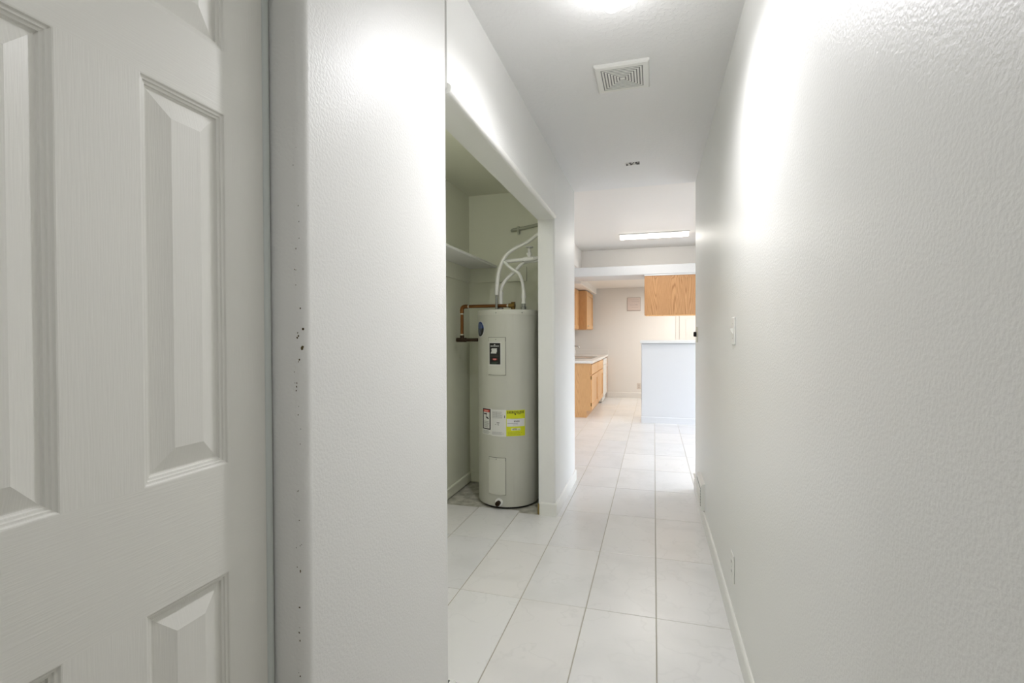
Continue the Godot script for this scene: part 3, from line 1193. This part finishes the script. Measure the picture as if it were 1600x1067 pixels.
	m.col = yel
	curved(m, 12.2, 47.5, 0.522, 0.705, rp + 0.0003, rp + 0.0003, 12)
	m.col = c8(226, 226, 226).srgb_to_linear()
	curved(m, 13.2, 46.5, 0.590, 0.645, rp + 0.0005, rp + 0.0005, 12)
	m.col = c8(224, 226, 190).srgb_to_linear()
	curved(m, 21.0, 38.0, 0.562, 0.578, rp + 0.0005, rp + 0.0005, 8)
	m.col = c8(24, 24, 22).srgb_to_linear()
	for k in 4:
		var hwid: float = [0.5, 1.5, 1.0, 0.4][k]
		curved(m, 28.6 - hwid, 28.6 + hwid, 0.671 + k * 0.003, 0.674 + k * 0.003, rp + 0.0006, rp + 0.0006, 2)
	curved(m, 20.0, 42.0, 0.6425, 0.6435, rp + 0.0007, rp + 0.0007, 8)
	ink_lines(m, 14.5, 40.0, 0.6115, 0.6145, 1, rp + 0.0007, c8(98, 98, 118), rng, 0.6)
	ink_lines(m, 24.0, 34.0, 0.6005, 0.6035, 1, rp + 0.0007, c8(110, 110, 110), rng, 0.5)
	ink_lines(m, 15.0, 43.0, 0.528, 0.556, 5, rp + 0.0006, c8(164, 168, 40), rng, 0.35)
	ink_lines(m, 33.0, 41.0, 0.676, 0.680, 1, rp + 0.0006, c8(60, 60, 20), rng, 0.5)
	var en := part("energy_label", m, M.print, t, "yellow energy label")
	part("lettering", lettering("ENERGYGUIDE", 29.6, 0.6900, 0.0175, 0.122, rp + 0.0006), M.ink, en)
	part("lettering", lettering("$520", 31.0, 0.6265, 0.0115, 0.040, rp + 0.0007), M.ink, en)
	part("lettering", lettering("4773", 27.5, 0.5700, 0.0105, 0.032, rp + 0.0007), M.ink, en)
	part("lettering", lettering("kWh", 35.3, 0.5675, 0.0050, 0.014, rp + 0.0007, false), M.ink, en)

	# blue and black oval sticker on the left flank
	m = MB.new()
	m.col = c8(206, 208, 206).srgb_to_linear()
	oval(m, -49.0, 1.2795, 16.5, 0.0615, -1.0, 1.0, rp)
	m.col = c8(24, 24, 26).srgb_to_linear()
	oval(m, -49.0, 1.2795, 14.0, 0.054, -1.0, 0.08, rp + 0.0003)
	m.col = c8(38, 64, 130).srgb_to_linear()
	oval(m, -49.0, 1.2795, 14.0, 0.054, 0.08, 1.0, rp + 0.0003)
	m.col = c8(150, 164, 196).srgb_to_linear()
	for s in [-6.5, -1.0, 4.5]:
		for k in 16:
			var u := -0.72 + k * 0.09
			var x0: float = -49.0 + s + u * 6.0
			if absf(x0 + 0.7 + 49.0) < 14.0 * sqrt(1.0 - u * u) - 1.4:
				curved(m, x0, x0 + 1.4, 1.2795 + u * 0.054, 1.2795 + (u + 0.09) * 0.054, rp + 0.0005, rp + 0.0005, 1)
	part("oval_sticker", m, M.print, t, "blue and black oval sticker")

	# drain valve
	var da := -1.5
	var bas := Basis(Vector3.UP, deg_to_rad(da)) * Basis(Vector3.RIGHT, PI / 2)
	m = MB.new()
	m.t = Transform3D(bas, on_tank(da, 0.052, HR - 0.004))
	m.lathe([Vector2(0.029, 0.0), Vector2(0.029, 0.008), Vector2(0.026, 0.013), Vector2(0.016, 0.014)], 28)
	var dv := part("drain_valve", m, M.plastic, t)
	m = MB.new()
	m.t = Transform3D(bas, on_tank(da, 0.052, HR + 0.008))
	m.lathe([Vector2(0.0155, 0.0), Vector2(0.0155, 0.02), Vector2(0.0172, 0.022), Vector2(0.0172, 0.03), Vector2(0.0155, 0.036), Vector2(0.011, 0.036), Vector2(0.010, 0.026), Vector2(0, 0.026)], 24)
	part("hose_thread", m, M.copper_old, dv, "dark brass threaded outlet")

	# nipples on top
	for q in [[-1.088, -3.475], [-0.907, -3.45]]:
		m = MB.new()
		m.t = Transform3D(Basis.IDENTITY, Vector3(q[0], 1.4195, q[1]))
		m.lathe([Vector2(0.021, 0.0), Vector2(0.021, 0.018), Vector2(0.017, 0.021), Vector2(0.015, 0.022), Vector2(0.015, 0.044), Vector2(0.0, 0.044)], 8 if q[0] > -1.0 else 20, 10)
		part("nipple", m, M.galv, t)


func spline(pts: Array, n := 8) -> Array:
	var c := Curve3D.new()
	for i in pts.size():
		var d: Vector3 = (pts[mini(i + 1, pts.size() - 1)] - pts[maxi(i - 1, 0)]) / 6.0
		c.add_point(pts[i], -d, d)
	var out := []
	for i in (pts.size() - 1):
		for k in n:
			out.append(c.sample(i, float(k) / n))
	out.append(pts[pts.size() - 1])
	return out


func closet_fittings() -> void:
	# shelf on cleats
	var t := thing("closet_shelf", "long white painted board shelf along the heater closet back wall", "shelf", Vector3(-1.36, 1.79, -2.49))
	part("board", bx(Vector3(XB, 1.79, -3.879), Vector3(-1.243, 1.809, -1.101), 0.003), M.trim, t)
	part("cleat", bx(Vector3(XB, 1.672, -3.862), Vector3(XB + 0.018, 1.79, -1.101), 0.002), M.closet, t)
	part("cleat", bx(Vector3(XB, 1.672, -3.879), Vector3(-0.99, 1.79, -3.862), 0.002), M.closet, t)

	# copper discharge pipe of the relief valve
	t = thing("copper_pipe", "copper relief pipe bent down beside the top of water heater", "pipe", Vector3(-1.385, 1.2, -3.45))
	var y := 1.450
	var m := MB.new()
	var p := [Vector3(-1.0, y, -3.45), Vector3(-1.36, y, -3.45)]
	for k in range(1, 6):
		var a := deg_to_rad(90.0 + k * 15.0)
		p.append(Vector3(-1.36 + cos(a) * 0.025, y - 0.025 + sin(a) * 0.025, -3.45))
	p.append_array([Vector3(-1.385, y - 0.025, -3.45), Vector3(-1.385, 1.205, -3.45)])
	m.tube(p, [0.0122], 16)
	part("tube", m, M.copper, t)
	m = MB.new()
	m.tube([Vector3(-1.335, y, -3.45), Vector3(-1.36, y, -3.45)], [0.0152], 16)
	var elbow := [Vector3(-1.36, y, -3.45)]
	for k in range(1, 6):
		var a := deg_to_rad(90.0 + k * 15.0)
		elbow.append(Vector3(-1.36 + cos(a) * 0.025, y - 0.025 + sin(a) * 0.025, -3.45))
	elbow.append_array([Vector3(-1.385, y - 0.025, -3.45), Vector3(-1.385, y - 0.05, -3.45)])
	m.tube(elbow, [0.0152], 16)
	part("elbow", m, M.copper, t)
	m = MB.new()
	m.tube([Vector3(-1.385, 1.235, -3.45), Vector3(-1.385, 1.2, -3.45)], [0.0156], 16)
	m.tube([Vector3(-1.428, 1.2, -3.45), Vector3(-1.352, 1.2, -3.45)], [0.0162], 16)
	m.tube([Vector3(-1.352, 1.2, -3.45), Vector3(-1.258, 1.2, -3.45)], [0.0125], 16)
	part("tee", m, M.copper_old, t, "dark tarnished copper tee")
	for q in [[Vector3(-1.326, y, -3.45), Vector3(-1.335, y, -3.45)], [Vector3(-1.385, y - 0.05, -3.45), Vector3(-1.385, y - 0.060, -3.45)], [Vector3(-1.385, 1.244, -3.45), Vector3(-1.385, 1.235, -3.45)], [Vector3(-1.018, y, -3.45), Vector3(-1.030, y, -3.45)]]:
		m = MB.new()
		m.tube(q, [0.0148], 16)
		part("solder", m, M.solder, t, "bright solder ring")
	m = MB.new()
	m.tube([Vector3(-1.018, y, -3.45), Vector3(-1.0, y, -3.45)], [0.0165], 8)
	m.tube([Vector3(-1.0, y, -3.45), Vector3(-0.972, y, -3.45)], [0.0195, 0.0205], 12)
	m.tube([Vector3(-0.985, 1.4195, -3.45), Vector3(-0.985, 1.472, -3.45)], [0.0165, 0.0135], 8)
	m.box(Vector3(-1.0, 1.472, -3.455), Vector3(-0.968, 1.476, -3.445), 0.001)
	part("relief_valve", m, M.brass, t, "brass relief valve on the tank top")

	# white ribbed conduit
	t = thing("flexible_conduit", "white ribbed conduit curving from the heater top up to the closet wall", "conduit", Vector3(-1.106, 1.42, -3.43))
	var path := spline([Vector3(-1.104, 1.528, -3.43), Vector3(-1.103, 1.56, -3.43), Vector3(-1.093, 1.674, -3.435), Vector3(-1.07, 1.758, -3.44), Vector3(-1.031, 1.824, -3.45), Vector3(-0.963, 1.869, -3.45), Vector3(-0.871, 1.908, -3.45), Vector3(-0.76, 1.985, -3.45)], 24)
	var rad := []
	for i in path.size():
		rad.append(0.0132 + (0.0013 if i % 2 == 0 else 0.0) * clampf(1.0 - float(i - 70) / 40.0, 0.0, 1.0))
	m = MB.new()
	m.tube(path, rad, 14)
	part("sleeve", m, M.pvc, t)
	m = MB.new()
	path = []
	rad = []
	for i in 31:
		path.append(Vector3(-1.106 + i * 0.00006, 1.4195 + i * 0.0037, -3.43))
		rad.append(0.0078 if i % 2 == 0 else 0.0108)
	m.tube(path, rad, 12)
	part("metal_flex", m, M.galv, t, "bare ribbed metal lower end")

	# water lines
	t = thing("water_line", "thick white hose rising from the heater's left nipple and crossing behind the valve", "hose", Vector3(-1.088, 1.46, -3.475))
	m = MB.new()
	m.tube(spline([Vector3(-1.088, 1.455, -3.475), Vector3(-1.086, 1.57, -3.475), Vector3(-1.046, 1.648, -3.485), Vector3(-0.982, 1.703, -3.49), Vector3(-0.929, 1.757, -3.495), Vector3(-0.888, 1.772, -3.495), Vector3(-0.76, 1.776, -3.495)], 10), [0.0128], 14)
	part("hose_tube", m, M.pvc, t)
	m = MB.new()
	m.tube([Vector3(-1.088, 1.452, -3.475), Vector3(-1.088, 1.535, -3.475), Vector3(-1.088, 1.540, -3.475), Vector3(-1.088, 1.553, -3.475)], [0.0165, 0.0165, 0.0195, 0.0195], 16)
	part("coupling", m, M.pvc, t)

	t = thing("water_line", "thin white hose looping from the valve pipe down to the heater's right nipple", "hose", Vector3(-0.907, 1.46, -3.45))
	m = MB.new()
	m.tube(spline([Vector3(-1.062, 1.778, -3.455), Vector3(-1.036, 1.757, -3.44), Vector3(-0.992, 1.715, -3.435), Vector3(-0.942, 1.684, -3.435), Vector3(-0.916, 1.628, -3.44), Vector3(-0.907, 1.54, -3.45), Vector3(-0.907, 1.455, -3.45)], 10), [0.0112], 14)
	part("hose_tube", m, M.pvc, t)
	m = MB.new()
	m.tube([Vector3(-0.907, 1.56, -3.45), Vector3(-0.907, 1.53, -3.45), Vector3(-0.907, 1.510, -3.45), Vector3(-0.907, 1.490, -3.45), Vector3(-0.907, 1.462, -3.45)], [0.0118, 0.015, 0.0165, 0.013, 0.018], 16)
	part("coupling", m, M.pvc, t)

	t = thing("valve_pipe", "white horizontal pipe with a round handled shutoff valve above the heater", "pipe", Vector3(-0.92, 1.78, -3.47))
	m = MB.new()
	m.tube([Vector3(-1.078, 1.774, -3.47), Vector3(-0.76, 1.792, -3.47)], [0.0145], 16)
	part("tube", m, M.pvc, t)
	m = MB.new()
	m.tube([Vector3(-0.905, 1.784, -3.47), Vector3(-0.832, 1.788, -3.47)], [0.019], 16)
	m.tube([Vector3(-0.868, 1.786, -3.47), Vector3(-0.868, 1.815, -3.47), Vector3(-0.868, 1.817, -3.47), Vector3(-0.868, 1.83, -3.47), Vector3(-0.868, 1.832, -3.47), Vector3(-0.868, 1.858, -3.47)], [0.013, 0.013, 0.019, 0.019, 0.010, 0.011], 16)
	part("valve_body", m, M.pvc, t)
	m = MB.new()
	m.t = Transform3D(Basis.IDENTITY, Vector3(-0.868, 1.872, -3.47))
	m.lathe([Vector2(0.0, -0.012), Vector2(0.006, -0.012), Vector2(0.007, -0.003), Vector2(0.028, -0.004), Vector2(0.032, 0.0), Vector2(0.028, 0.004), Vector2(0.01, 0.004), Vector2(0.0, 0.005)], 20)
	part("handwheel", m, M.pvc, t)
	m = MB.new()
	m.t = Transform3D(Basis(Vector3(0, 0, 1), PI / 2), Vector3(-0.760, 1.792, -3.47))
	m.lathe([Vector2(0.028, 0.0), Vector2(0.026, 0.006), Vector2(0.015, 0.008)], 20)
	part("escutcheon", m, M.plastic, t)

	# painted pipe clipped to the end wall
	t = thing("painted_pipe", "painted pipe clipped high on the closet end wall", "pipe", Vector3(-0.94, 2.1, -3.866))
	m = MB.new()
	m.tube([Vector3(-1.12, 2.083, -3.866), Vector3(-1.10, 2.091, -3.866), Vector3(-0.98, 2.106, -3.866), Vector3(-0.76, 2.142, -3.866)], [0.009, 0.0135, 0.0135, 0.0135], 14)
	part("tube", m, M.grey_pipe, t)
	m = MB.new()
	m.box(Vector3(-1.062, 2.052, -3.88), Vector3(-1.046, 2.117, -3.851), 0.002)
	part("clip", m, M.grey_pipe, t)


# ------------------------------------------------------------------ kitchen
func panel_door(called: String, parent: Node3D, axis: int, face: float, u0: float, u1: float, y0: float, y1: float, frame := 0.055, th := 0.019) -> MeshInstance3D:
	# frame and recessed panel door; axis 0: faces +x at x = face, u is z
	var m := MB.new()
	var rects := [[u0, u0 + frame, y0, y1], [u1 - frame, u1, y0, y1], [u0 + frame, u1 - frame, y0, y0 + frame], [u0 + frame, u1 - frame, y1 - frame, y1]]
	for r in rects:
		if axis == 0:
			m.box(Vector3(face, r[2], r[0]), Vector3(face + th, r[3], r[1]), 0.002)
		else:
			m.box(Vector3(r[0], r[2], face), Vector3(r[1], r[3], face + th), 0.002)
	var o := part(called, m, M.oak_door, parent)
	m = MB.new()
	if axis == 0:
		m.box(Vector3(face, y0 + frame - 0.004, u0 + frame - 0.004), Vector3(face + th - 0.010, y1 - frame + 0.004, u1 - frame + 0.004))
	else:
		m.box(Vector3(u0 + frame - 0.004, y0 + frame - 0.004, face), Vector3(u1 - frame + 0.004, y1 - frame + 0.004, face + th - 0.010))
	part("panel", m, M.oak_door, o)
	return o


func knob_on(at: Vector3, parent: Node3D, called := "knob") -> void:
	var m := MB.new()
	m.t = Transform3D(Basis(Vector3(0, 0, 1), -PI / 2), at)
	m.lathe([Vector2(0.006, 0), Vector2(0.005, 0.012), Vector2(0.014, 0.018), Vector2(0.013, 0.024), Vector2(0, 0.027)], 14)
	part(called, m, M.knob, parent)


func kitchen() -> void:
	var xf := -0.905   # face of the base cabinets
	var xw := -1.50
	# sink base cabinet
	var t := thing("sink_cabinet", "oak sink base cabinet with finished end panel facing the hall", "cabinet", Vector3(-1.21, 0, -8.2))
	part("body", bx(Vector3(xw, 0.1, -9.05), Vector3(xf, 0.81, -7.35), 0.002), M.oak, t)
	part("toe_kick", bx(Vector3(xw, 0, -9.05), Vector3(-0.965, 0.1, -7.35)), M.oak, t)
	for k in 2:
		var z1 := -7.375 - k * 0.845
		var z0 := z1 - 0.815
		part("drawer_front", bx(Vector3(xf, 0.645, z0), Vector3(xf + 0.019, 0.79, z1), 0.003), M.oak_door, t)
		var o := panel_door("door", t, 0, xf, z0, z1, 0.115, 0.628, 0.075)
		for yy in [0.17, 0.57]:
			part("hinge", bx(Vector3(xf + 0.0, yy, z1 + 0.001), Vector3(xf + 0.016, yy + 0.05, z1 + 0.010), 0.002), M.brass, o)
	# dishwasher
	t = thing("dishwasher", "white dishwasher built in beside the oak sink cabinet", "dishwasher", Vector3(-1.21, 0, -9.35))
	part("cabinet_shell", bx(Vector3(xw + 0.05, 0.02, -9.645), Vector3(xf, 0.805, -9.055)), M.appliance, t)
	part("door", bx(Vector3(xf, 0.12, -9.64), Vector3(xf + 0.03, 0.68, -9.06), 0.006), M.appliance, t)
	part("control_panel", bx(Vector3(xf, 0.685, -9.64), Vector3(xf + 0.034, 0.80, -9.06), 0.006), M.appliance, t)
	# drawer stack
	t = thing("drawer_cabinet", "narrow oak drawer cabinet in the corner past the dishwasher", "cabinet", Vector3(-1.21, 0, -9.77))
	part("body", bx(Vector3(xw, 0.1, ZB + 0.002), Vector3(xf, 0.81, -9.65), 0.002), M.oak, t)
	part("toe_kick", bx(Vector3(xw, 0, ZB + 0.002), Vector3(-0.965, 0.1, -9.65)), M.oak, t)
	for k in 4:
		var y0 := 0.115 + k * 0.17
		part("drawer_front", bx(Vector3(xf, y0, ZB + 0.02), Vector3(xf + 0.019, y0 + 0.155, -9.665), 0.003), M.oak_door, t)

	# worktop with sink cut-out
	t = thing("countertop", "white laminate kitchen worktop with backsplash above oak cabinets", "countertop", Vector3(-1.2, 0.81, -8.6))
	var m := MB.new()
	m.box(Vector3(-1.52, 0.812, -8.0), Vector3(-0.868, 0.852, -7.325), 0.006)
	m.box(Vector3(-1.52, 0.812, ZB + 0.001), Vector3(-0.868, 0.852, -8.75), 0.006)
	m.box(Vector3(-1.52, 0.812, -8.75), Vector3(-1.40, 0.852, -8.0))
	m.box(Vector3(-0.98, 0.812, -8.75), Vector3(-0.868, 0.852, -8.0))
	part("slab", m, M.laminate, t)
	m = MB.new()
	m.box(Vector3(-1.52, 0.852, ZB + 0.001), Vector3(-1.502, 0.945, -7.325), 0.003)
	m.box(Vector3(-1.502, 0.852, ZB + 0.001), Vector3(-0.868, 0.945, ZB + 0.019), 0.003)
	part("backsplash", m, M.laminate, t)
	# sink
	t = thing("sink", "white kitchen sink set into the worktop below the faucet", "sink", Vector3(-1.19, 0.66, -8.375))
	m = MB.new()
	m.box(Vector3(-1.41, 0.66, -8.76), Vector3(-0.97, 0.675, -7.99))
	m.box(Vector3(-1.41, 0.66, -8.76), Vector3(-1.395, 0.8515, -7.99))
	m.box(Vector3(-0.985, 0.66, -8.76), Vector3(-0.97, 0.8515, -7.99))
	m.box(Vector3(-1.41, 0.66, -8.76), Vector3(-0.97, 0.8515, -8.745))
	m.box(Vector3(-1.41, 0.66, -8.005), Vector3(-0.97, 0.8515, -7.99))
	part("basin", m, M.appliance, t)
	m = MB.new()
	for q in [[-1.425, -1.39, -8.775, -7.975], [-0.99, -0.955, -8.775, -7.975], [-1.39, -0.99, -8.775, -8.74], [-1.39, -0.99, -8.01, -7.975]]:
		m.box(Vector3(q[0], 0.8525, q[2]), Vector3(q[1], 0.859, q[3]), 0.002)
	part("rim", m, M.steel, t)
	t = thing("faucet", "slim chrome gooseneck faucet over the kitchen sink", "faucet", Vector3(-1.455, 0.852, -8.4))
	m = MB.new()
	m.tube(spline([Vector3(-1.455, 0.853, -8.4), Vector3(-1.455, 0.90, -8.4), Vector3(-1.42, 0.985, -8.4), Vector3(-1.33, 1.04, -8.4), Vector3(-1.25, 1.045, -8.4), Vector3(-1.225, 1.02, -8.4)], 8), [0.011], 12)
	part("spout", m, M.steel, t)
	m = MB.new()
	m.t = Transform3D(Basis.IDENTITY, Vector3(-1.455, 0.8525, -8.4))
	m.lathe([Vector2(0.028, 0), Vector2(0.026, 0.012), Vector2(0.014, 0.05), Vector2(0.0, 0.05)], 18)
	part("base", m, M.steel, t)
	m = MB.new()
	m.tube([Vector3(-1.455, 0.885, -8.4), Vector3(-1.46, 0.90, -8.33)], [0.007, 0.005], 10)
	part("lever", m, M.steel, t)

	# wall cabinets on the left
	t = thing("wall_cabinet", "oak wall cabinet nearer the hall, shallow, under the left soffit", "cabinet", Vector3(-1.4, 1.34, -8.1))
	part("body", bx(Vector3(xw, 1.335, -8.798), Vector3(-1.306, 2.043, -7.36), 0.002), M.oak, t)
	for k in 4:
		var z1 := -7.368 - k * 0.357
		var o := panel_door("door", t, 0, -1.306, z1 - 0.348, z1, 1.345, 2.03, 0.06)
		part("hinge", bx(Vector3(-1.305, 1.40, z1 + 0.0005), Vector3(-1.287, 1.44, z1 + 0.008), 0.001), M.brass, o)
		part("hinge", bx(Vector3(-1.305, 1.93, z1 + 0.0005), Vector3(-1.287, 1.97, z1 + 0.008), 0.001), M.brass, o)
	t = thing("wall_cabinet", "deeper oak wall cabinet by the back wall with a plain darker side", "cabinet", Vector3(-1.33, 1.34, -9.3))
	part("body", bx(Vector3(xw, 1.335, -9.72), Vector3(-1.164, 2.03, -8.8), 0.002), M.oak, t)
	var dd := panel_door("door", t, 0, -1.164, -9.71, -8.82, 1.345, 2.02, 0.075)
	knob_on(Vector3(-1.145, 1.40, -8.90), dd)

	# wall cabinet over the peninsula: its oak back faces the hall
	t = thing("peninsula_cabinet", "oak cabinet hung over the peninsula showing its plain grained back", "cabinet", Vector3(0.4, 1.5, -7.33))
	part("body", bx(Vector3(-0.125, 1.512, -7.49), Vector3(1.05, 2.066, -7.17), 0.003), M.oak_back, t)
	part("bottom_rail", bx(Vector3(-0.11, 1.496, -7.19), Vector3(1.05, 1.512, -7.172), 0.002), M.oak_door, t)
	part("light_strip", bx(Vector3(-0.09, 1.497, -7.24), Vector3(0.5, 1.511, -7.195), 0.003), M.frame_white, t)
	part("top_trim", bx(Vector3(-0.13, 2.060, -7.168), Vector3(1.05, 2.0795, -7.158), 0.002), M.pony, t)

	# bar top on the half wall
	t = thing("bar_top", "white bar top laid on the half wall of the peninsula", "countertop", Vector3(1.2, 1.117, -7.3))
	part("slab", bx(Vector3(-0.185, 1.117, -7.55), Vector3(2.6, 1.156, -7.105), 0.006), M.bar_top, t)

	# framed sign
	t = thing("wall_sign", "small square whitewashed wood sign with faint script on kitchen back wall", "sign", Vector3(-0.373, 1.703, ZB))
	part("board", bx(Vector3(-0.500, 1.703, ZB), Vector3(-0.246, 1.967, ZB + 0.014), 0.003), M.sign_edge, t)
	part("face", bx(Vector3(-0.493, 1.718, ZB + 0.010), Vector3(-0.253, 1.960, ZB + 0.016), 0.002), M.sign, t)
	m = MB.new()
	for q in [[-0.44, -0.275, 1.925, 0.004], [-0.42, -0.268, 1.888, 0.007], [-0.445, -0.355, 1.82, 0.004], [-0.345, -0.30, 1.822, 0.008], [-0.42, -0.29, 1.772, 0.006]]:
		var path := []
		for i in 25:
			var u := i / 24.0
			path.append(Vector3(lerpf(q[0], q[1], u), q[2] + sin(u * 40.0) * q[3], ZB + 0.0165))
		m.tube(path, [0.0022], 5)
	part("script", m, M.sign_ink, t)

	# outlet on the back wall
	t = thing("outlet", "beige outlet low on the kitchen back wall beside the peninsula", "outlet", Vector3(-0.28, 0.235, ZB))
	part("plate", bx(Vector3(-0.315, 0.177, ZB), Vector3(-0.243, 0.293, ZB + 0.006), 0.002), mat(c8(214, 204, 194), 0.4), t)
	for s in [-1.0, 1.0]:
		m = MB.new()
		m.t = Transform3D(Basis(Vector3.RIGHT, PI / 2), Vector3(-0.279, 0.235 + s * 0.0195, ZB + 0.006))
		m.lathe([Vector2(0.017, 0), Vector2(0.016, 0.002), Vector2(0, 0.0022)], 16)
		part("receptacle", m, mat(c8(196, 186, 176), 0.4), t)

	# back door behind the peninsula
	var d := Node3D.new()
	d.name = "door_3"
	d.set_meta("kind", "structure")
	d.set_meta("label", "white panelled back door seen over the peninsula bar top")
	add_child(d)
	org = Vector3.ZERO
	part("door_leaf", bx(Vector3(0.47, 0.01, ZB + 0.001), Vector3(1.28, 2.03, ZB + 0.02), 0.002), M.back_door, d)
	for q in [[0.58, 0.83, 0.25, 0.95], [0.92, 1.17, 0.25, 0.95], [0.58, 0.83, 1.08, 1.53], [0.92, 1.17, 1.08, 1.53], [0.58, 0.83, 1.63, 1.9], [0.92, 1.17, 1.63, 1.9]]:
		part("door_panel", bx(Vector3(q[0], q[2], ZB + 0.015), Vector3(q[1], q[3], ZB + 0.028), 0.008), M.back_door, d)
	part("door_casing", bx(Vector3(0.40, 0, ZB), Vector3(0.465, 2.1, ZB + 0.016), 0.003), M.back_door, d)

	# fluorescent fixture on the dining ceiling
	var fy := 2.51
	t = thing("fluorescent_light", "long glowing fluorescent ceiling fixture in the room before the kitchen", "light", Vector3(0.0, fy, -6.48))
	part("housing", bx(Vector3(-0.425, fy - 0.014, -6.575), Vector3(0.425, fy, -6.385), 0.003), M.frame_white, t)
	m = MB.new()
	var pp := PackedVector2Array([Vector2(-6.57, fy - 0.014), Vector2(-6.562, fy - 0.036), Vector2(-6.545, fy - 0.044), Vector2(-6.415, fy - 0.044), Vector2(-6.398, fy - 0.036), Vector2(-6.39, fy - 0.014)])
	m.prism(pp, 0, -0.415, 0.415, 40.0)
	part("lens", m, M.lens, t)
	for s in [-1.0, 1.0]:
		area_light("tube_light", Vector3(0, -0.05, s * 0.07), Vector3(-90.0 + s * 35.0, 0, 0), Vector2(0.8, 0.06), E_TUBE, Color(1.0, 0.98, 0.955), t)

	# panel added out of sight beside the hall mouth to light the dining space
	t = thing("added_dining_light", "flat square ceiling light panel added unseen beside the hall mouth", "light", Vector3(1.35, 2.51, -5.3))
	part("housing", bx(Vector3(1.0, 2.485, -5.65), Vector3(1.7, 2.51, -4.95), 0.003), M.frame_white, t)
	part("lens", bx(Vector3(1.03, 2.478, -5.62), Vector3(1.67, 2.486, -4.98)), M.lens, t)
	area_light("panel_light", Vector3(0, -0.036, 0), Vector3(-90, 0, 0), Vector2(0.6, 0.6), E_DINING, Color(0.97, 0.985, 1.0), t)

	# fill light added on the kitchen ceiling, hidden from the hall by the soffit
	t = thing("added_kitchen_light", "flat ceiling light panel added unseen inside the kitchen", "light", Vector3(0.7, 2.16, -8.7))
	part("housing", bx(Vector3(0.35, 2.135, -9.0), Vector3(1.05, 2.16, -8.4), 0.003), M.frame_white, t)
	part("lens", bx(Vector3(0.37, 2.128, -8.98), Vector3(1.03, 2.136, -8.42)), M.lens, t)
	area_light("panel_light", Vector3(0, -0.036, 0), Vector3(-90, 0, 0), Vector2(0.62, 0.52), E_KITCHEN, Color(1.0, 0.985, 0.965), t)
